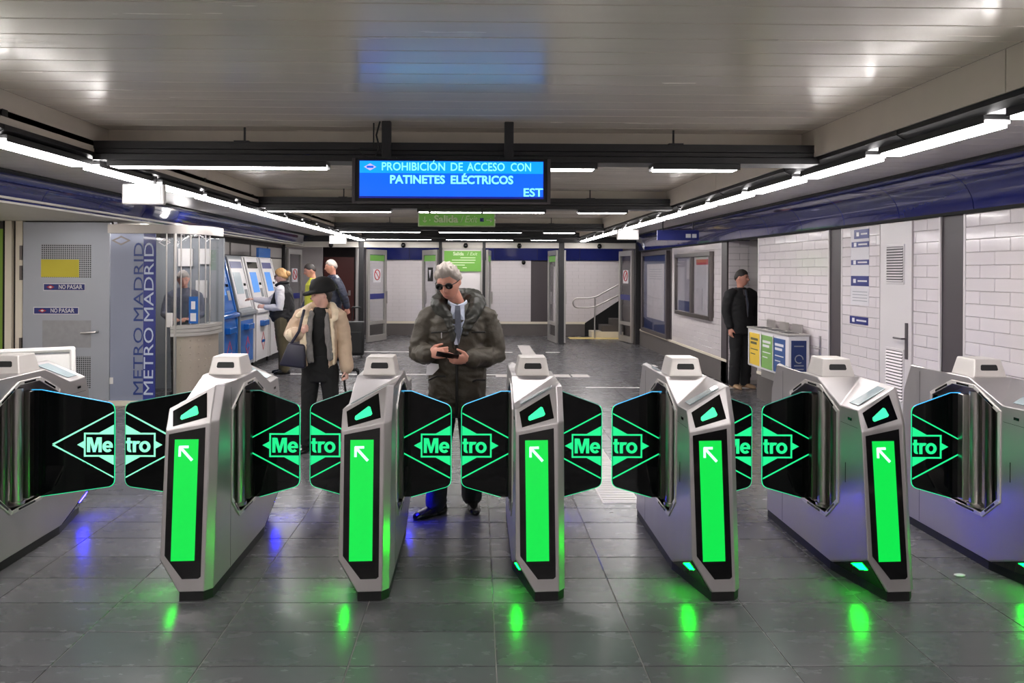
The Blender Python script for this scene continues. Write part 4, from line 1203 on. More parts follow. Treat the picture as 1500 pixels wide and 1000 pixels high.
MB().box(-4.5, -3.9, 10.3, 10.42, 2.20, 2.235).obj('added_lamp', 'tube', bo)  # unseen lamp added to light the booth interior
MB().box(-4.25, -4.05, 10.91, 10.95, 1.75, 2.0).obj('wall_unit', 'white_plastic', bo); MB().box(-3.95, -3.8, 10.91, 10.95, 1.78, 2.0).obj('wall_unit', 'white_plastic', bo)
MB().box(-4.0, -3.85, 10.91, 10.95, 1.3, 1.55).obj('wall_unit', 'white_plastic', bo)

# ticket machines
def ticket_machine(yc, label, body, front, lower, w=0.84, header=None, screen='screen_lit'):
    t = thing('ticket_machine', label, 'ticket machine', (-3.88, yc, 0))
    pr = [(0, .10), (0, .92), (.05, .95), (.05, 1.0), (-.02, 1.04), (-.22, 1.90), (-.22, 1.94), (-.62, 1.94), (-.62, .10)]
    MB().prism(pr, 'y', -w/2, w/2).obj('cabinet', body, t, bevel=.006)
    MB().box(-.6, -.04, -w/2 + .02, w/2 - .02, 0, .10).obj('plinth', 'black_plastic', t)
    for s_ in (-1, 1):
        MB().prism([(.02, .1), (.02, .92), (.0, 1.04), (-.20, 1.92), (-.26, 1.92), (-.06, 1.0), (-.04, .1)], 'y', s_ * (w/2 - .0), s_ * (w/2 - .05)).obj('side_fin', body if s_ < 0 else front, t, bevel=.003)
    nrm = Vector((.86, 0, .2)).normalized()
    def F(y, q): return Vector((-.02 - .2 * q, y, 1.04 + .86 * q))
    def patch(name, y0, y1, q0, q1, m_, off, par=t):
        return MB().slab([F(y0, q0) + nrm * off, F(y1, q0) + nrm * off, F(y1, q1) + nrm * off, F(y0, q1) + nrm * off], nrm, .004).obj(name, m_, par)
    patch('fascia', -w/2 + .06, w/2 - .06, .03, .97, front, .001)
    sc2 = patch('screen', -.26, .12, .30, .72, screen, .006)
    patch('frame_print', -.30, .30, .80, .93, header or 'sign_blue', .006)
    patch('card_slot', .18, .30, .45, .50, 'black_gloss', .006); patch('keypad', .17, .31, .2, .38, 'machine_grey', .006)
    patch('notice', -.28, -.12, .08, .2, 'sign_white', .006)
    MB().box(0, .006, -w/2 + .06, w/2 - .06, .16, .86).obj('lower_panel', lower, t)
    MB().box(.0, .09, -.16, .16, .70, .80).obj('tray', 'machine_blue', t, bevel=.01)
    rhombus(t, 0.05, .42, .12, .17, .022, .006, 'red', 'x')
    MB().box(.006, .011, -.05, .15, .395, .445).obj('emblem', 'machine_blue', t)
    return t
ticket_machine(11.98, 'blue ticket machine at the end of the row next to the glass booth', 'machine_blue', 'machine_blue', 'machine_blue')
ticket_machine(12.92, 'grey-sided ticket machine the woman in a black vest is using', 'machine_grey', 'machine_white', 'machine_blue', screen='screen_soft')
ticket_machine(13.86, 'white ticket machine with blue screen and red diamond emblem', 'machine_white', 'machine_white', 'machine_white', header='black_gloss')
ticket_machine(14.80, 'white ticket machine with a blue header at the glass door end', 'machine_white', 'machine_white', 'machine_white', header='sign_blue')
hx = MB().box(-4.15, -4.1, 14.4, 15.2, 1.94, 2.12).obj('header_sign', 'machine_blue'); tag(hx, 'blue header sign standing on the last white ticket machine', 'sign')

# folding stand behind the first gate
A = thing('folding_stand', 'white folding A-frame stand behind the first ticket gate', 'stand', (-3.08, 5.86, 0), 0)
ax = Vector((-.86, -.5, 0)).normalized(); sp = Vector((.5, -.86, 0)).normalized()
Lw = 1.0
for sg, nm in ((1, 'front'), (-1, 'rear')):
    foot = sp * (.32 * sg); top = Vector((0, 0, 1.08)) + sp * (.015 * sg)
    for k in (0, Lw):
        MB().tube([foot + ax * k, top + ax * k], .02, 8).obj('leg', 'white_plastic', A, smooth=True)
    lo = foot * .86 + Vector((0, 0, .14)) * 1; lo = foot + (top - foot) * .16
    MB().tube([lo, lo + ax * Lw], .015, 8).obj('crossbar', 'white_plastic', A, smooth=True)
    a, b = foot + (top - foot) * .18, foot + (top - foot) * .98
    nn = ax.cross((top - foot).normalized())
    MB().slab([a + ax * .02, a + ax * (Lw - .02), b + ax * (Lw - .02), b + ax * .02], nn, .006).obj('board', 'white_plastic' if sg > 0 else 'paper', A)
MB().tube([Vector((0, 0, 1.09)), Vector((0, 0, 1.09)) + ax * Lw], .022, 8).obj('top_bar', 'white_plastic', A, smooth=True)

lit = MB().ball((0, 0, .006), (.035, .02, .006), 8, 5).obj('paper_scrap', 'sign_white', None, (2.72, 4.27, 0)); tag(lit, 'small white paper scrap on the floor beside the last gate', 'litter')
# ================================================================== PEOPLE
def sstep(a, b, t):
    t = max(0, min(1, (t - a) / (b - a))); return t * t * (3 - 2 * t)
def head_point(d):
    x, y, z = d
    p = Vector((x * .076, y * .097, z * .120))
    f = max(0.0, -y)
    ex = lambda a: math.exp(-a * a)
    if z < 0:
        t = -z
        p.x *= 1 - .26 * t ** 1.3
        if y > 0: p.y *= 1 - .30 * t
    p.y -= .016 * ex((z + .82) / .22) * f ** .5
    fm = sstep(.15, .5, f)
    p.y -= .032 * ex(x / .14) * ex((z + .20) / .14) * fm
    p.y -= .012 * ex(x / .13) * ex((z - .06) / .22) * fm
    for sx in (-.38, .38):
        p.y += .015 * ex((x - sx) / .17) * ex((z - .08) / .10) * fm
        p.y -= .004 * ex((x - sx) / .16) * ex((z + .25) / .16) * fm
    p.y -= .006 * ex((z - .25) / .08) * ex(x / .5) * fm
    p.y -= .007 * ex((z + .52) / .13) * ex(x / .32) * fm
    p.y += .006 * ex((z + .53) / .03) * ex(x / .30) * fm
    return p
def sphere_dirs(seg, rg):
    return [[Vector((math.sin(PI * i / rg) * math.cos(2 * PI * k / seg), math.sin(PI * i / rg) * math.sin(2 * PI * k / seg), math.cos(PI * i / rg))) for k in range(seg)] for i in range(1, rg)]
def shell(fn, seg=44, rg=34):
    rows = sphere_dirs(seg, rg); vs = [fn(d) for r in rows for d in r]
    vs += [fn(Vector((0, 0, 1))), fn(Vector((0, 0, -1)))]
    n = rg - 1
    fs = [(i * seg + k, (i + 1) * seg + k, (i + 1) * seg + (k + 1) % seg, i * seg + (k + 1) % seg) for i in range(n - 1) for k in range(seg)]
    a = n * seg
    fs += [(a, k, (k + 1) % seg) for k in range(seg)] + [(a + 1, (n - 1) * seg + (k + 1) % seg, (n - 1) * seg + k) for k in range(seg)]
    return MB().add(vs, fs)
def head_mb(Mx):
    mb = shell(head_point)
    for s in (-1, 1):
        mb.ball((s * .076, .012, .0), (.011, .022, .034), 10, 8)
    return mb.xform(Mx)
def hair_mb(Mx, th=.014, front=.50, side=.02, back=-.55, lump=.004, puff=0.0):
    def fn(d):
        p = head_point(d)
        jag = noise.noise(Vector((d.x * 7, d.y * 7, d.z * 3))) * .09 + .10 * math.exp(-((abs(d.x) - .55) / .2) ** 2) * (1 if d.y < -.4 else 0)
        hl = jag + (side + (front - side) * (-d.y) ** 1.3 if d.y < 0 else side + (back - side) * d.y)
        m = sstep(-.06, .30, d.z - hl)
        n = noise.noise(d * 5.0) * lump + noise.noise(d * 14.0) * lump * .5
        o = -.006 + (th + .006 + n) * m + puff * m * max(0, d.z) * max(0, .6 - d.y)
        return p + Vector((d.x, d.y, d.z)) * o
    return shell(fn, 48, 36).xform(Mx)

def hand_mb(mb, wrist, f, n, t, curl=0.9, k=1.0, spread=.008, thumb_in=.3):
    """palm plus five fingers: f fingers, n back of the hand, t towards the thumb"""
    f = Vector(f).normalized(); t = Vector(t); t = (t - f * t.dot(f)).normalized()
    n2 = f.cross(t); n2 = n2 if n2.dot(Vector(n)) > 0 else -n2
    w = Vector(wrist)
    mb.tube([w - f * .03 * k, w + f * .02 * k, w + f * .055 * k, w + f * .085 * k], [.026 * k, .030 * k, .039 * k, .036 * k], 12, ell=.45, up=t)
    for i, ln in enumerate((.074, .082, .077, .060)):
        b = w + f * .082 * k + t * (.029 - .0195 * i) * k
        d = f.copy(); pts = [b - f * .012 * k, b]; a = curl * (.45 + .08 * i)
        ang = 0
        for j, part in enumerate((.45, .31, .24)):
            ang += a if j else a * .6
            dd = f * math.cos(ang) - n2 * math.sin(ang) + t * (spread * (1.5 - i) * 3)
            pts.append(pts[-1] + dd.normalized() * ln * part * k)
        mb.tube(pts, [.0092 * k, .0092 * k, .0086 * k, .0080 * k, .0070 * k], 8)
    b = w + f * .022 * k + t * .024 * k
    d1 = (t * .75 + f * .75 - n2 * thumb_in).normalized(); d2 = (t * .2 + f * .95 - n2 * (thumb_in + .3)).normalized()
    mb.tube([b, b + d1 * .034 * k, b + d1 * .034 * k + d2 * .030 * k, b + d1 * .034 * k + d2 * .052 * k], [.013 * k, .0115 * k, .0100 * k, .0080 * k], 8)

def shoe_mb(pos, ang, k=1.0, tall=.10, ln=.27):
    d = Vector((math.sin(ang), -math.cos(ang), 0)); c = Vector((pos[0], pos[1], 0)); sd_ = Vector((-d.y, d.x, 0))
    mb = MB()
    rows = []
    prof = [(-.30, .030, .060), (-.24, .038, .085), (-.05, .037, .090), (.15, .040, .072), (.38, .046, .058), (.55, .042, .048), (.66, .028, .036), (.70, .012, .022)]
    vs = []; seg = 14
    for (q, hw, hh) in prof:
        for i in range(seg):
            a = 2 * PI * i / seg
            z = hh * .5 * (1 + math.copysign(abs(math.sin(a)) ** .7, math.sin(a)))
            vs.append(c + d * q * ln + sd_ * hw * math.copysign(abs(math.cos(a)) ** .7, math.cos(a)) + Vector((0, 0, z)))
    fs = [(r * seg + i, r * seg + (i + 1) % seg, (r + 1) * seg + (i + 1) % seg, (r + 1) * seg + i) for r in range(len(prof) - 1) for i in range(seg)]
    fs += [tuple(range(seg - 1, -1, -1)), tuple((len(prof) - 1) * seg + i for i in range(seg))]
    mb.add(vs, fs)
    mb.tube([c + d * -.03 + Vector((0, 0, .05)), c + d * -.03 + Vector((0, 0, tall))], [.036, .038], 12, caps=False)
    return mb

BASE_TORSO = [(.88, 0, .0, .165, .115), (.98, 0, .0, .165, .115), (1.10, 0, 0, .155, .11), (1.25, 0, 0, .17, .115), (1.36, 0, .005, .175, .105), (1.43, 0, .01, .12, .075), (1.47, 0, .01, .06, .055)]
def person(label, loc, rz, H=1.75, head=((0, -.01, 1.625), None), legs=None, arms=None, skin='skin', hair='hair_dark', hair_kw={}, voxel=.0095,
           torso=None, top='suit_black', top_name='jacket', sleeves=None, bottom='trousers_dark', shoes='shoe_black', slack=.016, sleeve_r=(.070, .058, .046),
           leg_r=(.088, .066, .058), trouser_top=1.0, eyes=True, fold=.006, cuff_gap=.02):
    """one person; local frame faces -y, x < 0 is the person's right hand"""
    k = H / 1.75
    r = thing('person', label, 'person', loc, rz)
    S = Matrix.Scale(k, 4)
    torso = torso or BASE_TORSO
    legs = legs or {-1: ((-.09, 0, .90), (-.095, -.01, .50), (-.10, .02, .09), -.15), 1: ((.09, 0, .90), (.095, -.01, .50), (.10, .02, .09), .15)}
    hp, hR = head
    HM = Matrix.Translation(hp) @ (hR or Matrix.Identity(4))
    b = head_mb(HM)
    hp = Vector(hp)
    nk = Vector((0, torso[-1][2], 1.42)); nk.x = torso[-2][1]
    b.tube([nk, nk + Vector((0, -.005, .05)), HM @ Vector((0, .02, -.06))], [.056, .050, .050], 14, caps=False)
    b.rings([(z, cx, cy, rx * .9, ry * .88) for (z, cx, cy, rx, ry) in BASE_TORSO])
    for s in (-1, 1):
        h_, kn, an, toe = legs[s]
        b.tube([h_, kn, an, (an[0], an[1], .06)], [.078, .052, .038, .04], 12)
        sh, el, wr, f, n, t, cu = arms[s][:7]
        b.tube([sh, el, wr], [.05, .042, .028], 12)
        hand_mb(b, wr, f, n, t, cu)
    b.xform(S)
    remeshed(b, 'body', skin, voxel, 2, r, .4)
    # clothes
    tp = MB()
    sec = [(z, cx, cy, rx, ry) for (z, cx, cy, rx, ry) in torso]
    tp.rings(sec, 28, 2.3)
    sl = MB() if sleeves else tp
    for s in (-1, 1):
        sh, el, wr = arms[s][:3]
        sh, el, wr = Vector(sh), Vector(el), Vector(wr)
        e2 = wr + (el - wr).normalized() * cuff_gap
        m1 = sh.lerp(el, .5) + Vector((s * .006, .006, 0)); m2 = el.lerp(e2, .5)
        a, c, w_ = sleeve_r
        sl.tube([sh - Vector((s * .05, 0, -.02)), sh, m1, el, m2, e2], [a * .9, a, (a + c) / 2 + .004, c + .004, (c + w_) / 2 + .004, w_], 14)
    tp.xform(S)
    tob = remeshed(tp, top_name, top, .010, 4, r, fold=fold)
    if sleeves:
        sl.xform(S); remeshed(sl, 'sleeves', sleeves, .010, 3, r, fold=fold)
    bt_ = MB()
    bt_.rings([(.80, 0, .0, .15, .105), (.86, 0, 0, .172, .122), (.95, 0, 0, .172, .122), (trouser_top, 0, 0, .166, .118)], 24, 2.2)
    for s in (-1, 1):
        h_, kn, an, toe = legs[s]
        a, c, w_ = leg_r
        h_, kn, an = Vector(h_), Vector(kn), Vector(an)
        bt_.tube([h_ + Vector((0, 0, -.02)), h_.lerp(kn, .5), kn, kn.lerp(an, .6), Vector((an.x, an.y, .085))], [a, (a + c) / 2 + .006, c, w_ + .003, w_], 14)
    bt_.xform(S)
    remeshed(bt_, 'trousers', bottom, .010, 4, r, fold=.006, fscale=(9, 9, 7))
    for s in (-1, 1):
        an, toe = legs[s][2], legs[s][3]
        shoe_mb((an[0], an[1]), toe).xform(Matrix.Scale(k, 4)).obj('shoe', shoes, r, smooth='all')
    if hair:
        hair_mb(HM, **hair_kw).xform(S).obj('hair', hair, r, smooth='all')
    MB().tube([(-.022, -.0945, -.064), (-.008, -.1035, -.062), (.008, -.1035, -.062), (.022, -.0945, -.064)], [.002, .0042, .0042, .002], 8).xform(S @ HM).obj('mouth', 'lips', r, smooth='all')
    if eyes:
        for s in (-1, 1):
            MB().ball((s * .029, -.0785, .012), (.011, .006, .006), 8, 6).xform(S @ HM).obj('eye', 'black_gloss', r, smooth='all')
            MB().tube([(s * .016, -.0915, .030), (s * .032, -.0905, .034), (s * .046, -.080, .030)], .0035, 6).xform(S @ HM).obj('eyebrow', hair if hair else 'hair_dark', r)
    r['_k'] = k
    return r, S, HM
def RZ(a): return Matrix.Rotation(math.radians(a), 4, 'Z')
def RX(a): return Matrix.Rotation(math.radians(a), 4, 'X')
def RY(a): return Matrix.Rotation(math.radians(a), 4, 'Y')

# ---- man with the phone, just past the gates
MX, MY = -.135, 5.36
coat = [(.70, 0, .0, .195, .15), (.74, 0, 0, .202, .158), (.92, 0, 0, .202, .160), (1.10, 0, -.005, .20, .162), (1.25, 0, -.005, .205, .165), (1.36, 0, .0, .205, .152), (1.43, 0, .01, .155, .115), (1.475, 0, .015, .10, .085)]
arms = {-1: ((-.200, .0, 1.375), (-.262, -.02, 1.12), (-.185, -.225, 1.145), (.86, -.5, .10), (-.25, -.6, .7), (.25, -.15, .9), 1.5),
        1: ((.200, .0, 1.375), (.262, -.02, 1.115), (.085, -.225, 1.105), (-.9, -.42, .06), (.1, -.45, -.9), (-.25, -.5, .75), .75)}
legs = {-1: ((-.09, 0, .90), (-.12, -.03, .50), (-.145, -.02, .09), -.85), 1: ((.09, .02, .90), (.10, .08, .50), (.105, .14, .09), .15)}
man, S, HM = person('grey-haired man in olive padded coat looking at a phone behind the gates', (MX, MY, 0), 0, 1.75,
    ((-.062, -.075, 1.622), RZ(-16) @ RX(20) @ RY(-5)), legs, arms, 'skin_ruddy', 'hair_grey', dict(th=.017, front=.60, side=-.02, back=-.5, lump=.014, puff=.014), .006,
    coat, 'coat_olive', 'coat', None, 'trousers_dark', 'shoe_black', sleeve_r=(.084, .078, .064), leg_r=(.10, .085, .075), eyes=False, cuff_gap=.035, fold=.010)
hood = MB()
pts = [(-.085, -.115, 1.40), (-.135, -.075, 1.455), (-.135, .01, 1.49), (-.07, .10, 1.51), (.03, .115, 1.515), (.115, .06, 1.51), (.14, -.01, 1.48), (.125, -.075, 1.44), (.085, -.135, 1.36), (.055, -.165, 1.28)]
hood.tube(pts, [.035, .050, .058, .062, .064, .064, .060, .052, .040, .026], 12)
hood.tube([(-.125, -.09, 1.455), (-.06, -.135, 1.38), (-.03, -.17, 1.28), (-.015, -.175, 1.18)], [.040, .032, .022, .014], 10)
remeshed(hood, 'hood', 'coat_hood', .008, 3, man, fold=.009, fscale=(14, 14, 22))
MB().tube([(-.062, -.01, 1.485), (-.062, -.055, 1.480), (-.036, -.092, 1.466), (.0, -.104, 1.452), (.036, -.092, 1.466), (.060, -.055, 1.480), (.060, -.01, 1.485)], .015, 8, ell=.5).obj('shirt_collar', 'shirt_blue', man, smooth='all')
MB().slab([(-.040, -.088, 1.470), (.0, -.108, 1.452), (.050, -.088, 1.470), (.052, -.150, 1.36), (.012, -.186, 1.20), (-.015, -.184, 1.20), (-.052, -.150, 1.36)], (0, -1, .3), .006).obj('shirt', 'shirt_blue', man)
MB().slab([(-.014, -.118, 1.462), (.018, -.118, 1.462), (.022, -.135, 1.43), (.030, -.165, 1.30), (.010, -.192, 1.19), (-.012, -.165, 1.30), (-.016, -.135, 1.43)], (0, -1, .3), .008).obj('tie', 'tie_grey', man)
for (x, z0, z1, y) in ((.0, .72, 1.2, -.168),):
    MB().tube([(x, y + .006, z0), (x, y - .004, .95), (x, y - .004, 1.1), (x, y - .004, z1)], .010, 6).obj('placket', 'zip_dark', man)
for (x0, x1, z) in ((-.175, -.07, 1.285), (.07, .19, 1.285)):
    MB().tube([(x0, -.128, z - .008), ((x0 + x1) / 2, -.158, z), (x1, -.166, z)], .006, 6).obj('pocket_seam', 'zip_dark', man)
MB().tube([(-.105, -.166, 1.278), (-.104, -.168, 1.245)], .004, 6).obj('zip_pull', 'steel', man)
for (x0, x1, z) in ((-.19, -.08, .985), (.08, .19, .96)):
    MB().tube([(x0, -.12, z - .03), ((x0 + x1) / 2, -.155, z), (x1, -.163, z)], .007, 6).obj('pocket_seam', 'zip_dark', man)
gl = MB()
for s in (-1, 1):
    gl.ball((s * .034, -.098, .006), (.029, .007, .023), 14, 10)
gl.tube([(-.012, -.104, .012), (0, -.108, .016), (.012, -.104, .012)], .003, 6)
for s in (-1, 1): gl.tube([(s * .060, -.094, .014), (s * .078, -.055, .014), (s * .084, .01, .012)], .003, 6)
gl.xform(S @ HM).obj('sunglasses', 'lens_black', man, smooth='all')
ph = MB().box(-.075, .075, -.036, .036, -.0045, .0045).obj('phone', 'phone', None, (MX - .058, MY - .305, 1.142), (math.radians(-28), math.radians(9), math.radians(4)), bevel=.003)
tag(ph, 'dark phone held in both hands by the grey-haired man', 'phone')
pp = MB().slab([(-.045, 0, -.04), (-.04, 0, .025), (-.01, -.004, .045), (.045, -.004, .04), (.048, 0, .012), (.0, 0, -.035)], (0, -1, 0), .003).obj('folded_paper', 'paper', None, (MX - .165, MY - .172, 1.03), (0, 0, math.radians(-18)))
tag(pp, 'white paper sticking out of the olive coat pocket', 'paper')

# ---- woman in black hat and beige coat
WX, WY = -1.475, 7.22
tors = [(.72, 0, 0, .155, .11), (.86, 0, 0, .165, .118), (.98, 0, 0, .160, .112), (1.12, 0, 0, .150, .11), (1.25, 0, 0, .165, .115), (1.36, 0, .005, .160, .10), (1.43, 0, .01, .11, .078), (1.49, 0, .01, .062, .058)]
arms = {-1: ((-.185, 0, 1.40), (-.30, .0, 1.20), (-.19, -.16, 1.225), (.75, -.45, .55), (-.3, -.9, .2), (.2, -.2, .9), 1.7),
        1: ((.185, .01, 1.40), (.235, .03, 1.13), (.275, -.01, .86), (.05, -.05, -1), (.9, .0, 0), (-.1, -1, 0), 1.5)}
legs = {-1: ((-.095, 0, .88), (-.115, -.02, .48), (-.13, .0, .09), -.25), 1: ((.095, 0, .88), (.115, -.01, .48), (.13, .04, .09), .2)}
wo, S, HM = person('woman in black cap, beige shearling coat and black clothes, walking to the gates', (WX, WY, 0), 0, 1.59,
    ((.015, -.02, 1.615), RZ(-62) @ RX(8)), legs, arms, 'skin', 'hair_dark', dict(th=.018, front=.45, side=.15, back=-1.2), .008,
    tors, 'black_knit', 'top', 'coat_suede', 'black_knit', 'shoe_black', sleeve_r=(.088, .078, .066), leg_r=(.10, .075, .068), cuff_gap=.0)
# the open coat: two front halves and a back, separate from the black top
ct = MB()
secs = [(.86, .17, .13), (.98, .185, .142), (1.12, .185, .145), (1.25, .195, .148), (1.36, .195, .135), (1.43, .14, .11), (1.475, .10, .09)]
def coat_shell(a0, a1, lo, th=.022, n=16):
    vs = []; rows = [s_ for s_ in secs if s_[0] >= lo]
    for off in (0, -th):
        for (z, rx, ry) in rows:
            for i in range(n + 1):
                a = math.radians(a0 + (a1 - a0) * i / n)
                vs.append(((rx + off) * math.cos(a), (ry + off) * math.sin(a), z))
    m_, q = len(rows), n + 1
    fs = []
    for r_ in range(m_ - 1):
        for i in range(n):
            fs.append((r_*q+i, r_*q+i+1, (r_+1)*q+i+1, (r_+1)*q+i)); o_ = m_*q
            fs.append((o_+r_*q+i, o_+(r_+1)*q+i, o_+(r_+1)*q+i+1, o_+r_*q+i+1))
    o_ = m_ * q
    for i in range(n):
        fs.append((i, o_+i, o_+i+1, i+1)); t0 = (m_-1)*q
        fs.append((t0+i, t0+i+1, o_+t0+i+1, o_+t0+i))
    for r_ in range(m_ - 1):
        for i in (0, n):
            fs.append((r_*q+i, (r_+1)*q+i, o_+(r_+1)*q+i, o_+r_*q+i))
    return MB().add(vs, fs)
cb = coat_shell(-52, 232, .86)
remeshed(cb.xform(S), 'coat', 'coat_suede', .010, 3, wo, fold=.007)
lap = MB()
lap.tube([(-.125, -.10, 1.42), (-.135, -.145, 1.30), (-.13, -.165, 1.15), (-.135, -.165, 1.02), (-.14, -.16, .95)], [.036, .048, .046, .040, .022], 12, ell=.55, up=(1, 0, 0))
lap.tube([(-.15, -.06, 1.455), (-.10, .06, 1.50), (.02, .095, 1.51), (.11, .05, 1.50), (.16, -.04, 1.45), (.17, -.10, 1.38)], [.040, .042, .042, .042, .040, .03], 12)
lap.tube([(-.21, -.07, 1.40), (-.16, -.10, 1.44), (-.11, -.10, 1.42)], [.03, .036, .03], 10)
lap.tube([(.135, -.105, 1.36), (.155, -.135, 1.2), (.16, -.14, 1.05), (.165, -.13, .92)], [.020, .020, .018, .014], 10)
remeshed(lap.xform(S), 'fleece_lining', 'coat_beige', .008, 3, wo, fold=.006, fscale=(18, 18, 18))
remeshed(MB().tube([(-.285, -.02, 1.205), (-.225, -.11, 1.215)], [.080, .078], 14).xform(S), 'cuff', 'coat_beige', .010, 2, wo)
remeshed(MB().tube([(.268, .0, .935), (.274, -.005, .875)], [.074, .076], 14).xform(S), 'cuff', 'coat_suede', .010, 2, wo)
sf = MB().tube([(-.07, -.10, 1.43), (-.085, -.165, 1.25), (-.075, -.175, 1.05), (-.065, -.17, .96)], [.030, .034, .038, .040], 10, ell=.5, up=(1, 0, 0))
sf.tube([(.09, -.10, 1.42), (.105, -.150, 1.25), (.12, -.155, 1.08), (.13, -.15, .98)], [.026, .030, .034, .036], 10, ell=.5, up=(1, 0, 0))
remeshed(sf.xform(S), 'scarf', 'scarf_grey', .008, 2, wo, fold=.010, fscale=(30, 12, 6))
hat = shell(lambda d: Vector((d.x * .130, d.y * .136 + .020, max(d.z, -.38) * .122 + .072)), 36, 24)
hat.tube([(-.085, -.085, .045), (-.055, -.135, .037), (0, -.158, .035), (.055, -.135, .037), (.085, -.085, .045)], [.014, .020, .022, .020, .014], 10, ell=2.0, up=(0, 0, 1))
remeshed(hat.xform(S @ HM), 'hat', 'black_knit', .008, 4, wo)
bag = thing('shoulder_bag', 'dark navy shoulder bag hanging at the side of the woman in the cap', 'bag', (WX - .20, WY - .20, .80))
bb = MB().add([(-.13,-.05,.03),(.11,-.05,.0),(.11,.05,.0),(-.13,.05,.03),(-.05,-.03,.235),(.10,-.03,.22),(.10,.03,.22),(-.05,.03,.235)], [(0,3,2,1),(4,5,6,7),(0,1,5,4),(1,2,6,5),(2,3,7,6),(3,0,4,7)])
bb.obj('pouch', 'bag_navy', bag, bevel=.022, segs=3, smooth=True)
MB().tube([(-.03, 0, .22), (.05, -.02, .34), (.075, -.01, .46), (.08, .05, .53)], .013, 8, ell=.5, up=(1, 0, 0)).obj('strap', 'bag_navy', bag, smooth=True)

def suitcase(label, loc, rz, w=.36, dp=.22, h=.50, hh=.72, hw=.14):
    t = thing('suitcase', label, 'suitcase', loc, rz)
    MB().box(-w/2, w/2, -dp/2, dp/2, .05, .05 + h).obj('shell', 'case_black', t, bevel=.03, segs=3, smooth=True)
    MB().box(-w/2 + .04, w/2 - .04, -dp/2 - .018, -dp/2, .10, .05 + h * .7).obj('front_pocket', 'case_black', t, bevel=.012, segs=2)
    for sx in (-1, 1):
        for sy in (-1, 1):
            MB().tube([(sx * (w/2 - .05) - .012, sy * (dp/2 - .04), .026), (sx * (w/2 - .05) + .012, sy * (dp/2 - .04), .026)], .026, 12, caps=False).obj('wheel', 'black_plastic', t)
            MB().box(sx * (w/2 - .05) - .01, sx * (w/2 - .05) + .01, sy * (dp/2 - .04) - .01, sy * (dp/2 - .04) + .01, .03, .06).obj('wheel_mount', 'black_plastic', t)
    for sx in (-1, 1):
        MB().tube([(sx * hw/2, dp/2 - .04, .05 + h - .02), (sx * hw/2, dp/2 - .04, hh)], .011, 8).obj('handle_rod', 'black_plastic', t)
    MB().tube([(-hw/2, dp/2 - .04, hh - .01), (-hw/2 + .015, dp/2 - .04, hh + .008), (hw/2 - .015, dp/2 - .04, hh + .008), (hw/2, dp/2 - .04, hh - .01)], .017, 8).obj('handle', 'black_plastic', t, smooth=True)
    return t
sc1 = suitcase('black trolley suitcase pulled behind the woman in the cap', (WX + .280, WY + .43, .03), 0, w=.28, h=.46, hh=.83)
sc1.rotation_euler = (math.radians(34), 0, 0)

# ---- woman in a black vest at the ticket machine
arms = {-1: ((-.18, -.02, 1.38), (-.20, -.28, 1.18), (-.16, -.52, 1.22), (0, -1, .05), (-.3, 0, .9), (1, 0, .2), .7),
        1: ((.19, -.01, 1.38), (.225, .0, 1.10), (.16, -.25, 1.10), (-.1, -.95, .2), (.5, 0, .8), (-.6, 0, .8), .8)}
tv = [(.86, 0, .0, .19, .17), (.95, 0, -.02, .20, .20), (1.08, 0, -.02, .19, .20), (1.22, 0, -.01, .19, .18), (1.34, 0, .005, .185, .145), (1.42, 0, .015, .13, .10), (1.48, 0, .015, .085, .082)]
legs = {-1: ((-.09, 0, .90), (-.09, -.02, .50), (-.09, -.02, .09), -.05), 1: ((.09, 0, .90), (.09, .01, .50), (.09, .06, .09), .05)}
wk, S, HM = person('blonde woman in black vest and olive trousers using a ticket machine', (-3.19, 12.62, 0), -PI / 2, 1.74,
    ((0, -.035, 1.605), RX(8)), legs, arms, 'skin', 'hair_blond', dict(th=.022, front=.50, side=-.15, back=-.5, lump=.006), .010,
    tv, 'vest_black', 'vest', 'sleeve_white', 'olive_trousers', 'shoe_black', leg_r=(.125, .09, .075), sleeve_r=(.076, .066, .048))
MB().ball((0, .115, .03), (.05, .045, .05), 14, 10).xform(S @ HM).obj('hair_bun', 'hair_blond', wk, smooth='all')
MB().tube([(-.075, -.02, 1.50), (-.06, .065, 1.51), (.06, .065, 1.51), (.075, -.02, 1.50), (.05, -.10, 1.46), (-.05, -.10, 1.46), (-.075, -.02, 1.50)], .028, 10).xform(S).obj('collar', 'vest_black', wk, smooth='all')
MB().tube([(.062, -.092, .012), (.080, -.04, .016), (.083, .01, .014)], .003, 6).ball((.036, -.100, .006), (.024, .004, .018), 10, 6).ball((-.036, -.100, .006), (.024, .004, .018), 10, 6).xform(S @ HM).obj('glasses', 'lens_black', wk)

# ---- two men further back
arms = {-1: ((-.20, 0, 1.39), (-.26, -.03, 1.12), (-.22, -.16, .92), (0, -.4, -.9), (-1, 0, 0), (0, -1, 0), .8),
        1: ((.20, 0, 1.39), (.25, .05, 1.12), (.24, -.05, .90), (0, -.2, -1), (1, 0, 0), (0, -1, 0), .8)}
person('man with dark hair in a yellow hi-vis vest beside the man in navy', (-3.02, 14.1, 0), math.radians(-70), 1.84,
       ((0, -.05, 1.61), RX(18)), None, arms, 'skin_ruddy', 'hair_dark', dict(th=.010, front=.55, side=.0, back=-.5), .0105,
       [(.84, 0, 0, .19, .14), (1.0, 0, 0, .19, .14), (1.2, 0, 0, .195, .14), (1.36, 0, .0, .195, .125), (1.43, 0, .01, .14, .09), (1.48, 0, .01, .075, .07)],
       'hivis', 'vest', 'sweater_grey', 'trousers_dark', 'shoe_black')
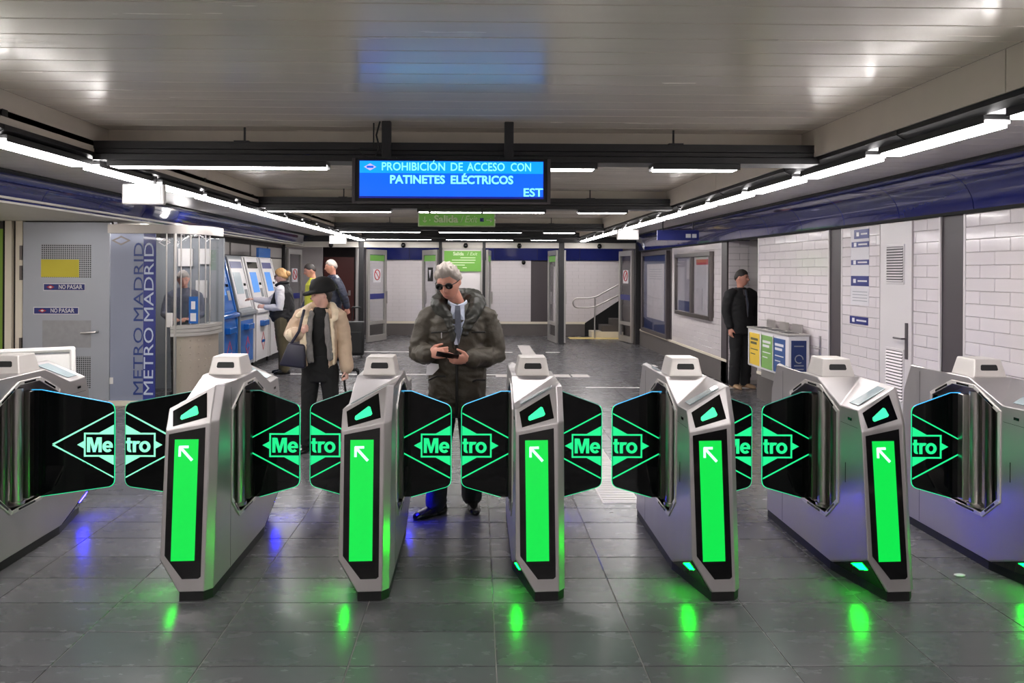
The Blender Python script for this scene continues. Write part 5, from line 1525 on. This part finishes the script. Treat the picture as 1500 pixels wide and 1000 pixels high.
arms = {-1: ((-.20, 0, 1.39), (-.25, -.04, 1.12), (-.22, -.18, .95), (0, -.4, -.9), (-1, 0, 0), (0, -1, 0), .8),
        1: ((.20, 0, 1.39), (.29, .10, 1.14), (.30, .16, .93), (.05, .2, -1), (1, .2, 0), (0, -1, 0), 1.5)}
jk, S, HM = person('grey-haired man in a navy quilted jacket holding a trolley case', (-2.73, 14.5, 0), math.radians(-62), 1.90,
       ((0, -.03, 1.625), RZ(-12) @ RX(8)), None, arms, 'skin_ruddy', 'hair_grey', dict(th=.012, front=.5, side=.02, back=-.5), .0105,
       [(.86, 0, 0, .19, .145), (1.0, 0, 0, .195, .15), (1.2, 0, 0, .20, .15), (1.36, 0, .0, .20, .13), (1.43, 0, .01, .15, .10), (1.49, 0, .01, .085, .08)],
       'jacket_navy', 'jacket', None, 'trousers_dark', 'shoe_black', sleeve_r=(.082, .070, .056))
for k_ in range(6):
    t_ = .15 + k_ * .13
    sh, el, wr = Vector(arms[1][0]), Vector(arms[1][1]), Vector(arms[1][2])
    p = sh.lerp(el, t_ * 2) if t_ < .5 else el.lerp(wr, t_ * 2 - 1)
    ax_ = (el - sh).normalized() if t_ < .5 else (wr - el).normalized()
    u = ax_.orthogonal().normalized(); w2 = ax_.cross(u); rr = .082 - .022 * t_
    MB().tube([p + (u * math.cos(a * PI / 6) + w2 * math.sin(a * PI / 6)) * rr for a in range(13)], .005, 6, caps=False).xform(S).obj('quilt_seam', 'zip_dark', jk)
suitcase('tall black trolley suitcase behind the man in navy jacket', (-2.36, 14.95, 0), .1, w=.32, h=.66, hh=.97, hw=.16)

# ---- man in black standing in the side passage
arms = {-1: ((-.20, 0, 1.39), (-.245, .02, 1.12), (-.225, -.04, .90), (.02, -.12, -1), (-1, 0, 0), (.1, -1, 0), .7),
        1: ((.20, 0, 1.39), (.245, .02, 1.12), (.225, -.02, .90), (-.02, -.12, -1), (1, 0, 0), (-.1, -1, 0), .7)}
st_, S, HM = person('man in a black suit and dark tie standing in the side passage', (3.885, 11.22, 0), math.radians(20), 1.74,
       ((0, -.015, 1.625), RZ(32) @ RX(4)), None, arms, 'skin_ruddy', 'hair_dark', dict(th=.012, front=.50, side=.10, back=-.5), .010,
       [(.80, 0, 0, .195, .14), (.95, 0, 0, .195, .142), (1.1, 0, 0, .19, .14), (1.25, 0, 0, .205, .14), (1.36, 0, .0, .20, .122), (1.43, 0, .01, .14, .09), (1.485, 0, .01, .075, .07)],
       'suit_black', 'jacket', None, 'suit_black', 'shoe_tan', sleeve_r=(.080, .066, .054), leg_r=(.10, .085, .08))
MB().slab([(-.035, -.085, 1.46), (.035, -.085, 1.46), (.022, -.146, 1.25), (.0, -.148, 1.05), (-.022, -.146, 1.25)], (0, -1, .2), .006).xform(S).obj('shirt', 'dark_panel', st_)
MB().slab([(-.012, -.096, 1.45), (.012, -.096, 1.45), (.014, -.15, 1.25), (.0, -.156, 1.06), (-.014, -.15, 1.25)], (0, -1, .2), .006).xform(S).obj('tie', 'tie_grey', st_)

# ---- clerk inside the booth
arms = {-1: ((-.18, 0, 1.37), (-.23, -.06, 1.12), (-.12, -.26, 1.06), (.5, -.8, .1), (-.2, 0, 1), (.7, .4, .2), .9),
        1: ((.18, 0, 1.37), (.23, -.06, 1.12), (.10, -.26, 1.06), (-.5, -.8, .1), (.2, 0, 1), (-.7, .4, .2), .9)}
person('clerk in grey sweater standing inside the glass booth', (-3.98, 10.42, 0), .25, 1.72,
       ((0, -.07, 1.60), RX(24) @ RZ(10)), None, arms, 'skin_ruddy', 'hair_grey', dict(th=.010, front=.5, side=.0, back=-.5), .0105,
       [(.84, 0, 0, .18, .135), (1.0, 0, 0, .18, .135), (1.2, 0, 0, .18, .13), (1.36, 0, .0, .185, .12), (1.43, 0, .01, .13, .09), (1.48, 0, .01, .07, .066)],
       'sweater_grey', 'sweater', None, 'trousers_dark', 'shoe_black')
